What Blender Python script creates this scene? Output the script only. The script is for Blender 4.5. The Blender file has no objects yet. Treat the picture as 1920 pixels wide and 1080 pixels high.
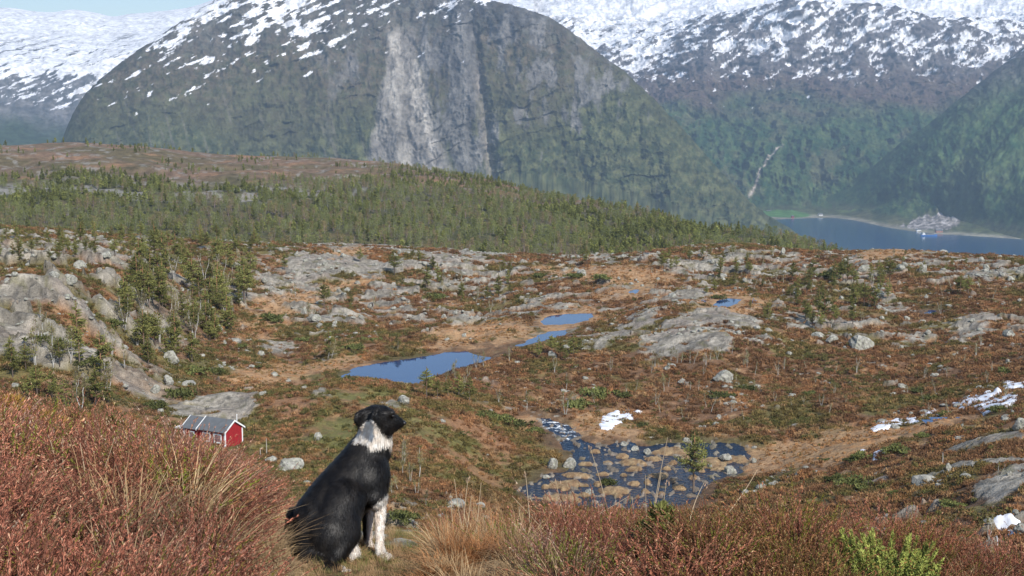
import bpy, bmesh, math, random
import numpy as np
from math import radians, sin, cos, atan2, hypot, pi
random.seed(7); rng = np.random.default_rng(7)
scene = bpy.context.scene
C = scene.collection

# ---------------------------------------------------------------- camera maths
F = 2500.0; PITCH = radians(7.75); CP, SP = cos(PITCH), sin(PITCH)
def ray(px, py):
    """azimuth and slope (rise over run) of the sight line through a point of the 1920x1080 photo"""
    px = np.asarray(px, float); py = np.asarray(py, float)
    X = (px-960)/F; v = (py-540)/F
    y = CP - v*SP; z = -SP - v*CP
    r = np.hypot(X, y)
    return np.arctan2(X, y), z/r

# ---------------------------------------------------------------- noise
_P = np.random.default_rng(11).permutation(65536).astype(np.int32)
_G = np.random.default_rng(12).uniform(0, 2*np.pi, 65536)
_GX, _GY = np.cos(_G), np.sin(_G)
def pn(x, y, seed=0):
    xi = np.floor(x).astype(np.int64); yi = np.floor(y).astype(np.int64)
    fx = x-xi; fy = y-yi
    u = fx*fx*fx*(fx*(fx*6-15)+10); v = fy*fy*fy*(fy*(fy*6-15)+10)
    def g(i, j, dx, dy):
        h = _P[(_P[(i+seed*131) & 65535] + j*7+seed) & 65535]
        return _GX[h]*dx + _GY[h]*dy
    a = g(xi, yi, fx, fy); b = g(xi+1, yi, fx-1, fy)
    c = g(xi, yi+1, fx, fy-1); d = g(xi+1, yi+1, fx-1, fy-1)
    return (a+(b-a)*u + ((c+(d-c)*u)-(a+(b-a)*u))*v)*1.41
def fbm(x, y, s, octv=4, seed=0, gain=.5, lac=2.03, sy=None):
    sy = sy or s; t = 0; a = 1; n = 0
    for k in range(octv):
        t = t + a*pn(x/s, y/sy, seed+k*17); n += a; a *= gain; s /= lac; sy /= lac
    return t/n*1.6
def ridged(x, y, s, octv=4, seed=0, gain=.55, sy=None):
    sy = sy or s; t = 0; a = 1; n = 0
    for k in range(octv):
        t = t + a*(1-2*np.abs(pn(x/s, y/sy, seed+k*17))); n += a; a *= gain; s /= 2.07; sy /= 2.07
    return t/n
def ss(a, b, x):
    t = np.clip((x-a)/(b-a), 0, 1); return t*t*(3-2*t)
def mix(a, b, t):
    t = np.asarray(t)
    if t.ndim and (np.ndim(a) > t.ndim or np.ndim(b) > t.ndim or (np.ndim(a) == 1 and np.shape(a) == (3,)) or (np.ndim(b) == 1 and np.shape(b) == (3,))):
        t = t[..., None]
    return a + (b-a)*t

# ---------------------------------------------------------------- polar height stacks
class Stack:
    """a height field given as a pile of curves (photo column -> distance, slope), in order of distance"""
    def __init__(self, curves, a0, a1, na, sm, r0, r1, nl=1400):
        self.az = np.linspace(a0, a1, na); self.l0, self.l1 = math.log(r0), math.log(r1)
        Ls, Es = [], []
        for cv in curves:
            az, l, e = [], [], []
            for (px, r, kind, val) in cv:
                if kind == 'p':
                    a, ee = ray(px, val)
                else:
                    a, _ = ray(px, 540); ee = val/r
                az.append(float(a)); l.append(math.log(r)); e.append(float(ee))
            o = np.argsort(az); az = np.array(az)[o]; l = np.array(l)[o]; e = np.array(e)[o]
            Ls.append(self.smooth(np.interp(self.az, az, l), sm)); Es.append(self.smooth(np.interp(self.az, az, e), sm))
        L = np.array(Ls); E = np.array(Es)                      # K x na
        for k in range(1, len(L)): L[k] = np.maximum(L[k], L[k-1]+.01)
        self.L, self.E = L, E
        # monotone cubic along l for each azimuth
        h = L[1:]-L[:-1]; d = (E[1:]-E[:-1])/h
        m = np.zeros_like(E); m[0] = d[0]; m[-1] = d[-1]
        w1 = 2*h[1:]+h[:-1]; w2 = h[1:]+2*h[:-1]; pr = d[1:]*d[:-1]
        with np.errstate(divide='ignore', invalid='ignore'):
            hm = (w1+w2)/(w1/d[:-1]+w2/d[1:])
        m[1:-1] = np.where(pr > 0, hm, 0)
        self.lg = np.linspace(self.l0, self.l1, nl); T = np.zeros((na, nl))
        for i in range(na):
            Li = L[:, i]; k = np.clip(np.searchsorted(Li, self.lg)-1, 0, len(Li)-2)
            hh = Li[k+1]-Li[k]; t = np.clip((self.lg-Li[k])/hh, 0, 1)
            T[i] = ((2*t**3-3*t**2+1)*E[k, i] + (t**3-2*t**2+t)*hh*m[k, i] + (-2*t**3+3*t**2)*E[k+1, i] + (t**3-t**2)*hh*m[k+1, i])
        self.T = T
    @staticmethod
    def smooth(a, s):
        if s <= 0: return a
        n = int(3*s)+1; k = np.exp(-.5*(np.arange(-n, n+1)/s)**2); k /= k.sum()
        return np.convolve(np.pad(a, n, mode='edge'), k, mode='valid')
    def z(self, x, y):
        r = np.hypot(x, y); az = np.arctan2(x, y); l = np.log(np.maximum(r, 1e-3))
        u = np.clip((az-self.az[0])/(self.az[1]-self.az[0]), 0, len(self.az)-1.001)
        v = np.clip((l-self.l0)/(self.lg[1]-self.lg[0]), 0, len(self.lg)-1.001)
        i = u.astype(int); j = v.astype(int); fu = u-i; fv = v-j; T = self.T
        e = (T[i, j]*(1-fu)+T[i+1, j]*fu)*(1-fv) + (T[i, j+1]*(1-fu)+T[i+1, j+1]*fu)*fv
        return e*r
def cur(default_r, *pts):
    """pts: (px, r or None, py) or (px, r, ('z', z))"""
    out = []
    for (px, r, v) in pts:
        r = r or default_r
        out.append((px, r, 'z', v[1]) if isinstance(v, tuple) else (px, r, 'p', v))
    return out
def Z(v): return ('z', v)

near_curves = [
 cur(.8, (-900, .8, Z(-1.45)), (960, .8, Z(-1.66)), (2700, .8, Z(-1.7))),
 cur(3, (-900, 3, Z(-1.1)), (0, 3, Z(-1.35)), (400, 3, Z(-1.58)), (700, 3, Z(-1.72)), (1000, 3, Z(-1.7)), (1920, 3, Z(-1.75)), (2700, 3, Z(-1.8))),
 cur(5, (-900, 5, Z(-1.25)), (0, 5, Z(-1.5)), (300, 5, Z(-1.62)), (600, 5, Z(-1.77)), (700, 5, Z(-1.78)), (850, 5, Z(-1.75)), (1000, 5, Z(-1.74)), (1400, 5, Z(-1.72)), (1920, 4.7, Z(-1.76)), (2700, 5, Z(-1.9))),
 cur(8, (-900, 9, Z(-1.7)), (-300, 9, 815), (0, 8.5, 835), (120, 8.5, 850), (250, 8, 880), (400, 7.5, 940), (500, 7, 985), (560, 6.6, 1000), (700, 6.4, 1000), (800, 6.3, 1015), (1000, 6.3, 1050), (1300, 6.2, 1050), (1500, 6, 1052), (1700, 5.7, 1085), (1920, 5.5, 1110), (2700, 5.5, 1180)),
 cur(14, (-900, 14, Z(-5)), (0, 14, Z(-5.2)), (700, 12, Z(-4.8)), (1920, 14, Z(-7)), (2700, 14, Z(-7))),
 cur(30, (-900, 30, Z(-14)), (960, 30, Z(-16)), (2700, 30, Z(-14))),
 cur(60, (-900, 60, Z(-26)), (0, 60, Z(-27)), (700, 60, Z(-27)), (1400, 62, Z(-29)), (1600, 70, 1110), (1920, 68, 1110), (2700, 65, 1080)),
 cur(120, (-900, 110, Z(-34)), (0, 120, Z(-42)), (300, 120, Z(-42)), (520, 138, 935), (650, 130, 960), (800, 128, 975), (1000, 158, 962), (1300, 160, 958), (1500, 140, 960), (1700, 112, 1000), (1920, 95, 1012), (2700, 85, 960)),
 cur(180, (-900, 170, 700), (-300, 180, 720), (0, 190, 715), (200, 188, 750), (330, 180, 815), (450, 170, 852), (550, 166, 868), (700, 166, 862), (850, 166, 870), (950, 175, 890), (1100, 200, Z(-52)), (1300, 200, Z(-52)), (1450, 192, 850), (1600, 175, 862), (1750, 152, 872), (1920, 135, 872), (2700, 120, 830)),
 cur(210, (-900, 210, 560), (-300, 212, 590), (0, 212, 610), (100, 214, 625), (200, 216, 690), (300, 214, 730), (400, 208, 747), (500, 202, 742), (600, 208, 722), (680, 214, 711), (760, 212, 722), (850, 206, 748), (940, 207, 770), (1010, 221, 786), (1100, 226, 778), (1300, 230, 762), (1500, 225, 772), (1700, 210, 782), (1920, 190, 765), (2700, 170, 740)),
 cur(245, (-900, 240, 500), (-300, 240, 515), (0, 246, 520), (100, 246, 497), (200, 250, 560), (300, 254, 630), (400, 250, 692), (500, 245, 712), (640, 240, Z(-51.4)), (900, 246, Z(-51.3)), (950, 252, 715), (1000, 255, 698), (1100, 262, 676), (1200, 264, 673), (1350, 262, 676), (1500, 262, 692), (1700, 258, 694), (1920, 250, 682), (2700, 230, 650)),
 cur(290, (-900, 290, 455), (-300, 290, 466), (0, 290, 476), (200, 290, 497), (350, 300, 565), (450, 290, 645), (550, 286, 662), (640, 280, Z(-50.9)), (800, 281, Z(-50.9)), (950, 288, Z(-50.8)), (1060, 300, Z(-50.3)), (1150, 302, 612), (1250, 300, 588), (1350, 300, 588), (1500, 303, 612), (1700, 300, 622), (1920, 300, 612), (2700, 280, 590)),
 cur(345, (-900, 360, 430), (-300, 360, 442), (0, 360, 447), (300, 368, 482), (500, 350, 545), (700, 340, 580), (900, 336, 590), (1060, 330, Z(-50.1)), (1200, 345, 545), (1400, 345, 552), (1600, 350, 545), (1920, 350, 550), (2700, 340, 540)),
 cur(440, (-900, 440, 412), (0, 440, 424), (200, 440, 436), (400, 440, 452), (600, 440, 457), (800, 440, 464), (900, 440, 474), (1050, 440, 478), (1180, 440, 476), (1290, 440, 460), (1400, 440, 454), (1470, 440, 465), (1560, 440, 474), (1640, 440, 467), (1700, 440, 467), (1760, 440, 475), (1920, 440, 483), (2700, 440, 488)),
 cur(520, (-900, 520, Z(-70)), (2700, 520, Z(-85))),
 cur(650, (-900, 650, 470), (0, 650, 480), (1000, 650, 488), (1450, 650, 492), (1700, 650, Z(-110)), (2700, 650, Z(-140))),
 cur(760, (-900, 760, 410), (0, 760, 415), (800, 760, 425), (1000, 760, 437), (1150, 770, 445), (1300, 775, 455), (1450, 770, 466), (1600, 760, 486), (1920, 760, Z(-150)), (2700, 760, Z(-180))),
 cur(950, (-900, 950, 350), (0, 950, 350), (400, 950, 357), (700, 950, 362), (950, 940, 385), (1150, 900, 412), (1300, 870, 436), (1450, 820, 457), (1600, 790, 483), (1920, 800, Z(-170)), (2700, 800, Z(-200))),
 cur(1300, (-900, 1300, 255), (-300, 1300, 262), (0, 1300, 274), (130, 1300, 266), (300, 1300, 277), (400, 1300, 290), (560, 1280, 296), (700, 1250, 300), (800, 1200, 318), (950, 1120, 350), (1150, 1000, 394), (1300, 920, 429), (1450, 850, 455), (1560, 825, 475), (1700, 825, Z(-120)), (1920, 850, Z(-200)), (2700, 850, Z(-230))),
 cur(1700, (-900, 1700, Z(-140)), (800, 1650, Z(-170)), (1400, 1300, Z(-260)), (2700, 1300, Z(-320))),
 cur(2600, (-900, 2600, Z(-480)), (2700, 2600, Z(-480))),
]
AZM = radians(38)
near = Stack(near_curves, -AZM, AZM, 1400, 9, .8, 2600)

# ---------------------------------------------------------------- polygons on the ground
def plane_pt(px, py, z):
    a, e = ray(px, py); r = z/e
    return np.array([r*np.sin(a), r*np.cos(a)]).T
def base_hit(px, py, stack=near, r0=30, r1=1400):
    """first place where the sight line meets the smooth ground"""
    a, e = ray(px, py); a = np.atleast_1d(a); e = np.atleast_1d(e)
    r = np.exp(np.linspace(math.log(r0), math.log(r1), 1600))
    x = np.sin(a)[:, None]*r; y = np.cos(a)[:, None]*r
    hit = stack.z(x, y)/r >= e[:, None]
    j = np.where(hit.any(1), hit.argmax(1), len(r)-1)
    return np.stack([np.sin(a)*r[j], np.cos(a)*r[j]], 1)
def poly_sd(P, x, y):
    """signed distance to a polygon, negative inside"""
    P = np.asarray(P, float); n = len(P); d = np.full(x.shape, 1e18); ins = np.zeros(x.shape, bool)
    for i in range(n):
        ax, ay = P[i]; bx, by = P[(i+1) % n]; ex, ey = bx-ax, by-ay
        wx, wy = x-ax, y-ay; t = np.clip((wx*ex+wy*ey)/(ex*ex+ey*ey+1e-12), 0, 1)
        d = np.minimum(d, (wx-ex*t)**2+(wy-ey*t)**2)
        c = (ay > y) != (by > y)
        with np.errstate(divide='ignore', invalid='ignore'):
            ins ^= c & (x < (bx-ax)*(y-ay)/(by-ay+1e-18)+ax)
    return np.where(ins, -1, 1)*np.sqrt(d)
def near_poly(P, x, y, pad=30):
    P = np.asarray(P); return (x > P[:, 0].min()-pad) & (x < P[:, 0].max()+pad) & (y > P[:, 1].min()-pad) & (y < P[:, 1].max()+pad)

def river_level(y): return -52.0 + .7*ss(196, 206, y) + 1.0*ss(206, 222, y)
def river_pt(px, py):
    z = -52.0
    for _ in range(6):
        p = plane_pt(px, py, z); z = float(river_level(p[1]))
    return p
WATER = {}
WATER['lake'] = (-51.0, [plane_pt(a, b, -51.0) for a, b in [(640,706),(655,692),(700,682),(750,674),(800,668),(830,660),(880,655),(920,650),(990,643),(990,652),(968,660),(925,674),(870,688),(840,698),(802,712),(775,724),(740,735),(660,726)]])
WATER['pool'] = (-50.35, [plane_pt(a, b, -50.35) for a, b in [(1008,615),(1012,600),(1030,592),(1060,588),(1116,587),(1110,598),(1095,606),(1075,612),(1040,616)]])
WATER['reach'] = (-50.356, [plane_pt(a, b, -50.356) for a, b in [(958,650),(985,640),(1005,628),(1030,621),(1070,617),(1062,628),(1035,635),(1010,642),(985,650)]])
RIV = [(1003,780),(1015,800),(1032,815),(1042,830),(1056,845),(1072,852),(1075,868),(1058,885),(1020,890),(1000,900),(975,922),(985,936),(1040,948),(1100,950),(1180,956),(1290,950),(1312,932),(1330,908),(1388,892),(1404,872),(1410,856),(1402,838),(1380,829),(1300,828),(1240,830),(1200,836),(1180,828),(1130,832),(1104,830),(1088,818),(1072,805),(1056,793),(1036,781)]
WATER['river'] = (None, [river_pt(a, b) for a, b in RIV])
def tarn(cx, cy, pts):
    p = base_hit(cx, cy)[0]; z = float(near.z(p[0], p[1]))-.25
    return (z, [plane_pt(a, b, z) for a, b in pts])
WATER['tarn'] = tarn(1362, 570, [(1336,571),(1345,563),(1365,559),(1392,561),(1384,570),(1362,578),(1340,577)])
WATER['tarn2'] = tarn(1188, 547, [(1176,548),(1182,543),(1200,542),(1198,550),(1184,552)])
WATER['tarn3'] = tarn(1745, 585, [(1731,587),(1740,581),(1757,582),(1754,589),(1738,590)])
WATER['tarn4'] = tarn(1787, 797, [(1781,797),(1787,793),(1797,797),(1790,801)])
ISL = [(1167,852,28,14),(1258,842,64,18),(1227,859,34,8),(1185,863,50,12),(1188,877,32,11),(1261,866,20,7),(1334,860,46,28),(1233,890,32,10),(1190,904,24,9),(1213,901,14,12),(1275,911,28,10),(1072,903,48,13),(1044,906,32,12),(1058,928,104,17),(1081,889,48,11),(1150,915,56,15),(1440,842,56,24),(1377,856,46,16),(1118,845,20,7),(1300,893,18,8),(1315,880,16,7),(1140,866,18,6),(1100,868,24,8),(1210,920,18,6),(1240,925,14,5),(1130,888,22,7),(1170,890,14,5),(1160,927,22,8),(1205,870,14,5),(1250,878,16,5),(1285,856,16,6),(1060,915,22,7),(1100,925,30,9),(1022,912,14,5),(1120,905,18,8),(1196,930,12,5),(1262,900,12,5)]
ISL_W = []
for (a, b, w, h) in ISL:
    c = river_pt(a, b+h*.35); k = np.hypot(*c)/F
    ISL_W.append((c[0], c[1], w*k*.5, h*.5*k/.26*.85))

# hand-traced bare rock
SLABS = {
 'a': [(325,777),(350,760),(385,748),(420,741),(470,740),(492,744),(482,760),(460,775),(440,792),(400,788),(350,788)],
 'b': [(1190,640),(1205,662),(1215,668),(1250,672),(1300,668),(1350,658),(1378,640),(1362,620),(1320,612),(1240,625)],
 'c': [(1225,615),(1262,598),(1300,582),(1340,580),(1400,592),(1432,605),(1425,620),(1380,616),(1330,606),(1280,612)],
 'd': [(1098,656),(1140,628),(1190,592),(1250,578),(1232,600),(1180,632),(1130,656)],
 'e': [(1785,628),(1800,602),(1850,588),(1864,600),(1855,618),(1800,637)],
 'f': [(1630,902),(1648,888),(1695,879),(1672,905),(1642,912)],
 'g': [(1735,853),(1800,836),(1860,826),(1935,812),(1935,824),(1860,838),(1800,850)],
 'h': [(1815,945),(1870,908),(1935,892),(1935,930),(1870,952)],
 'i': [(520,492),(560,476),(640,478),(705,502),(690,522),(640,516),(580,530),(540,520)],
 'j': [(585,752),(600,724),(607,730),(600,745)],
 'k': [(498,665),(500,645),(550,642),(556,662)], 'l': [(585,602),(600,590),(638,592),(640,605),(600,610)],
 'm': [(1150,628),(1210,598),(1220,606),(1170,636)], 'n': [(1240,560),(1300,540),(1330,548),(1290,566)],
 'o': [(1640,562),(1665,548),(1690,560),(1650,570)], 'p': [(1645,580),(1690,566),(1700,574),(1660,588)],
 'q': [(735,752),(758,740),(768,756),(740,764)], 'r': [(1085,480),(1110,474),(1148,478),(1140,488),(1090,490)],
 's': [(1055,505),(1080,480),(1084,486),(1064,505)], 't': [(575,560),(560,530),(578,520),(585,540)],
 'u': [(1290,668),(1360,655),(1440,640),(1440,648),(1370,664)], 'v': [(850,478),(900,470),(960,478),(900,484)],
 'w': [(1700,640),(1740,620),(1745,628),(1715,646)], 'x': [(1820,515),(1900,505),(1925,515),(1860,524)],
 'y': [(1480,620),(1530,600),(1540,606),(1500,624)], 'z': [(1720,905),(1800,880),(1920,868),(1925,876),(1810,890),(1740,908)],
}
SLAB_W = {k: base_hit([a for a, b in v], [b for a, b in v]) for k, v in SLABS.items()}
TAN = [ [(420,735),(430,700),(520,682),(620,680),(690,678),(640,706),(560,712),(480,725)], [(800,655),(810,625),(880,612),(970,610),(985,640),(900,652)],
 [(470,600),(500,560),(560,540),(640,536),(700,520),(720,530),(640,548),(560,575),(520,620),(480,640)], [(990,655),(1010,640),(1070,616),(1130,590),(1140,575),(1090,575),(1010,600),(1005,620)],
 [(1590,480),(1650,468),(1760,470),(1720,484),(1620,486)], [(1020,800),(1130,775),(1200,810),(1180,830),(1100,828),(1060,800)], [(1380,830),(1600,800),(1780,770),(1790,800),(1640,840),(1560,870),(1430,880),(1400,850)],
 [(1120,560),(1140,540),(1200,535),(1240,545),(1190,560)], [(1300,560),(1340,545),(1440,560),(1400,590),(1310,585)], [(560,500),(640,490),(700,468),(660,464),(600,480)], [(1000,500),(1180,500),(1290,530),(1200,540),(1050,520)]]
TAN_W = [base_hit([a for a, b in v], [b for a, b in v]) for v in TAN]

def ground_near(x, y, detail=True, want=False):
    """height of the near ground and, if wanted, the masks for colouring"""
    r = np.hypot(x, y); z = near.z(x, y); az = np.arctan2(x, y)
    moor = ss(45, 90, r)*(1-ss(600, 700, r)); ridge = ss(600, 720, r)
    crest = 1-.75*ss(380, 440, r)*(1-ss(440, 520, r))
    # rolling relief
    hum = fbm(x, y, 26, 4, 3)
    z = z + moor*crest*hum*1.5
    hm2 = fbm(x, y, 5.5, 3, 21)
    z = z + moor*hm2*.36 + ridge*(fbm(x, y, 60, 4, 5)*5*(1-.7*ss(1000, 1300, r)))
    rk = ridged(x+.35*y, y*1.0, 30, 4, 31, sy=13) + .30*fbm(x, y, 70, 2, 33)
    rk3 = ridged(x-.5*y, y*1.0, 9, 3, 37, sy=5) + .25*fbm(x, y, 40, 2, 39)
    edge = fbm(x, y, 4, 3, 51)
    bias = -.03 + .12*ss(280, 370, r) - .10*ss(240, 200, r)
    cliff = ss(radians(-12.7), radians(-16.5), az + radians(2)*hum)*ss(185, 200, r)*(1-ss(285, 345, r))
    rock = np.maximum(ss(.80, .86, rk + bias + .12*edge), ss(.84, .90, rk3 + bias*1.4 + .10*edge))*moor
    rock = np.maximum(rock, ss(.0, .16, fbm(x*.8-y*.35, y, 17, 3, 35)+.28*edge+.07)*cliff)
    # no bare rock on the green knoll, by the bog and around the lake
    slab = np.zeros_like(z)
    for k, P in SLAB_W.items():
        m = near_poly(P, x, y, 12)
        if m.any():
            w = np.hypot(*np.asarray(P).mean(0))*.004
            slab[m] = np.maximum(slab[m], ss(.7*w, -.7*w, poly_sd(P, x[m], y[m]) + edge[m]*w*3.2 + hm2[m]*w*1.5)*ss(.62, .45, fbm(x[m]*.8+y[m]*.5, y[m]-x[m]*.5, 7, 3, 57, sy=2.5)))
    tan = np.zeros_like(z)
    for P in TAN_W:
        m = near_poly(P, x, y, 30)
        if m.any(): tan[m] = np.maximum(tan[m], ss(4, -3, poly_sd(P, x[m], y[m]) + hm2[m]*6 + edge[m]*3))
    kn = base_hit([700], [790])[0]
    knoll = ss(1.25, .7, np.hypot((x-kn[0])/27, (y-kn[1])/38)+.25*hum)
    rock = rock*(1-.93*knoll)*(1-.9*tan)
    rock = np.maximum(rock, slab)
    crack = ridged(x*.9+y*.25, y-x*.3, 7, 3, 61, sy=3.2)
    lump = ss(.3, .8, ridged(x*.7-y*.5, y+x*.2, 13, 3, 63, sy=8))
    rock3 = ss(.84, .90, rk3 + bias*1.4 + .10*edge); only3 = np.clip(rock3-ss(.80, .86, rk + bias + .12*edge), 0, 1)*(1-cliff)*(1-slab)
    z = z + rock*(1-.85*only3)*(.35+1.0*lump*(1-slab*.7)-.5*ss(.78, .92, crack))*moor*crest*(1+.9*cliff)*(1-.6*slab*ss(210, 170, r))
    z = z - .0*tan
    # the lower bank
    if detail:
        fg = 1-ss(14, 40, r)
        z = z + fg*fbm(x, y, 1.1, 3, 71)*.07*ss(1.5, 3.5, r)
    # basins
    wet = np.zeros_like(z); isl = np.zeros_like(z)
    for k, (lv, P) in WATER.items():
        P = np.asarray(P); m = near_poly(P, x, y, 26)
        if not m.any(): continue
        L = river_level(y[m]) if lv is None else lv
        big = k in ('lake', 'river', 'pool', 'reach')
        d = poly_sd(P, x[m], y[m]) + edge[m]*(.9 if big else .35)
        blend = 16. if big else 7.
        zz = z[m]; rim = L + .10 + np.maximum(d, 0)*.085 + np.clip(hm2[m], -1, 1)*.25*ss(0, 5, d)
        t = ss(0, blend, d)
        out = rim*(1-t)+zz*t
        z[m] = np.where(d < 0, L - .9*ss(0, -2.0, d) - .02 + .12*ss(-.7, 0, d), out)
        wet[m] = np.maximum(wet[m], ss(3.5, .3, d))
        if lv is None:
            rk_ = np.full_like(d, -1.)
            for (cx, cy, a, b) in ISL_W:
                q = np.hypot((x[m]-cx)/a, (y[m]-cy)/b)+.42*edge[m]+.45*pn(x[m]/1.1, y[m]/1.8, 94)
                rk_ = np.maximum(rk_, (1-q))
            xm, ym = x[m], y[m]
            small = pn(xm/1.5, ym/3.2, 91)+.6*pn(xm/.7, ym/1.4, 92)-.15*pn(xm/12, ym/12, 93)
            rk2 = np.where(river_level(ym) > -51.8, small-.24, small-.29)*.6
            h = np.maximum(np.clip(rk_, -1, .5)*.75+.02, np.clip(rk2, -1, .3)*.8)
            z[m] = np.where(d < 0, np.maximum(z[m], L+h), z[m])
            island = (d < 0) & (rk_ > -.03)
            tan[m] = np.maximum(tan[m], island*1.0); isl[m] = np.maximum(isl[m], island*1.0)
            rr = (d < 0) & (rk2 > -.02) & ~island
            rock[m] = np.where(rr, .8, np.where(d < 0, rock[m]*.0, rock[m]))
    if want: return z, dict(isl=isl, rock=rock, tan=tan, knoll=knoll, wet=wet, hum=hum, hm2=hm2, edge=edge, crack=crack, moor=moor, ridge=ridge, cliff=cliff, slab=slab)
    return z
def gz(x, y):
    x = np.atleast_1d(np.asarray(x, float)); y = np.atleast_1d(np.asarray(y, float))
    return ground_near(x, y)

# ---------------------------------------------------------------- mesh helpers
def grid_mesh(name, X, Y, Zz, col=None, smooth=True):
    n, m = X.shape; V = np.stack([X, Y, Zz], -1).reshape(-1, 3).astype(np.float32)
    i = np.arange(n*m).reshape(n, m)
    Fc = np.stack([i[:-1, :-1], i[:-1, 1:], i[1:, 1:], i[1:, :-1]], -1).reshape(-1, 4).astype(np.int32)
    return mesh_np(name, V, Fc, col, smooth)
def mesh_np(name, V, Fc, col=None, smooth=True):
    V = np.asarray(V, np.float32); Fc = np.asarray(Fc, np.int32); k = Fc.shape[1]
    me = bpy.data.meshes.new(name); me.vertices.add(len(V)); me.vertices.foreach_set('co', V.ravel())
    me.loops.add(Fc.size); me.loops.foreach_set('vertex_index', Fc.ravel())
    me.polygons.add(len(Fc)); me.polygons.foreach_set('loop_start', np.arange(0, Fc.size, k, dtype=np.int32))
    me.polygons.foreach_set('use_smooth', np.full(len(Fc), smooth))
    me.update(calc_edges=True)
    if col is not None:
        a = me.color_attributes.new('col', 'FLOAT_COLOR', 'POINT')
        c = np.ones((len(V), 4), np.float32); c[:, :3] = np.asarray(col).reshape(-1, 3)
        a.data.foreach_set('color', c.ravel())
    return me
def link(name, me, mat=None, parent=None):
    o = bpy.data.objects.new(name, me); C.objects.link(o)
    if mat is not None: me.materials.clear(); me.materials.append(mat)
    if parent is not None: o.parent = parent
    return o
def tag(o, label=None, cat=None, group=None, kind=None):
    if label: o['label'] = label
    if cat: o['category'] = cat
    if group: o['group'] = group
    if kind: o['kind'] = kind
    return o
def empty(name, loc, rz=0):
    o = bpy.data.objects.new(name, None); C.objects.link(o); o.location = loc; o.rotation_euler = (0, 0, rz); o.empty_display_size = .3
    return o

# ---------------------------------------------------------------- materials
def newmat(name):
    m = bpy.data.materials.new(name); m.use_nodes = True; nt = m.node_tree; nt.nodes.clear()
    out = nt.nodes.new('ShaderNodeOutputMaterial'); b = nt.nodes.new('ShaderNodeBsdfPrincipled')
    nt.links.new(b.outputs[0], out.inputs[0]); b.inputs['Specular IOR Level'].default_value = .25
    return m, nt, b
def nd(nt, t, **kw):
    n = nt.nodes.new(t)
    for k, v in kw.items():
        if k.startswith('_'): setattr(n, k[1:], v)
        else: n.inputs[k.replace('__', ' ')].default_value = v
    return n
def noise_mul(nt, colsock, coord, layers):
    """multiply a colour by a few noise layers (scale, detail, low, high)"""
    cur_ = colsock
    for (sc, det, lo, hi) in layers:
        n = nd(nt, 'ShaderNodeTexNoise', Scale=sc, Detail=det, Roughness=.6); nt.links.new(coord, n.inputs['Vector'])
        mr = nd(nt, 'ShaderNodeMapRange'); mr.inputs[1].default_value = .3; mr.inputs[2].default_value = .7; mr.inputs[3].default_value = lo; mr.inputs[4].default_value = hi
        nt.links.new(n.outputs[0], mr.inputs[0])
        mx = nt.nodes.new('ShaderNodeMix'); mx.data_type = 'RGBA'; mx.blend_type = 'MULTIPLY'; mx.inputs[0].default_value = 1
        nt.links.new(cur_, mx.inputs[6]); nt.links.new(mr.outputs[0], mx.inputs[7]); cur_ = mx.outputs[2]
    return cur_
def land_mat(name, layers, bumps, rough=.95, spec=.15):
    m, nt, b = newmat(name)
    at = nd(nt, 'ShaderNodeAttribute', _attribute_name='col'); tc = nt.nodes.new('ShaderNodeTexCoord')
    nt.links.new(noise_mul(nt, at.outputs[0], tc.outputs['Object'], layers), b.inputs['Base Color'])
    prev = None
    for (sc, det, st, dist) in bumps:
        n = nd(nt, 'ShaderNodeTexNoise', Scale=sc, Detail=det, Roughness=.65); nt.links.new(tc.outputs['Object'], n.inputs['Vector'])
        bp = nd(nt, 'ShaderNodeBump', Strength=st, Distance=dist); nt.links.new(n.outputs[0], bp.inputs['Height'])
        if prev: nt.links.new(prev, bp.inputs['Normal'])
        prev = bp.outputs[0]
    if prev: nt.links.new(prev, b.inputs['Normal'])
    b.inputs['Roughness'].default_value = rough; b.inputs['Specular IOR Level'].default_value = spec
    return m
c3 = lambda *v: np.array(v, float)

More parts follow.
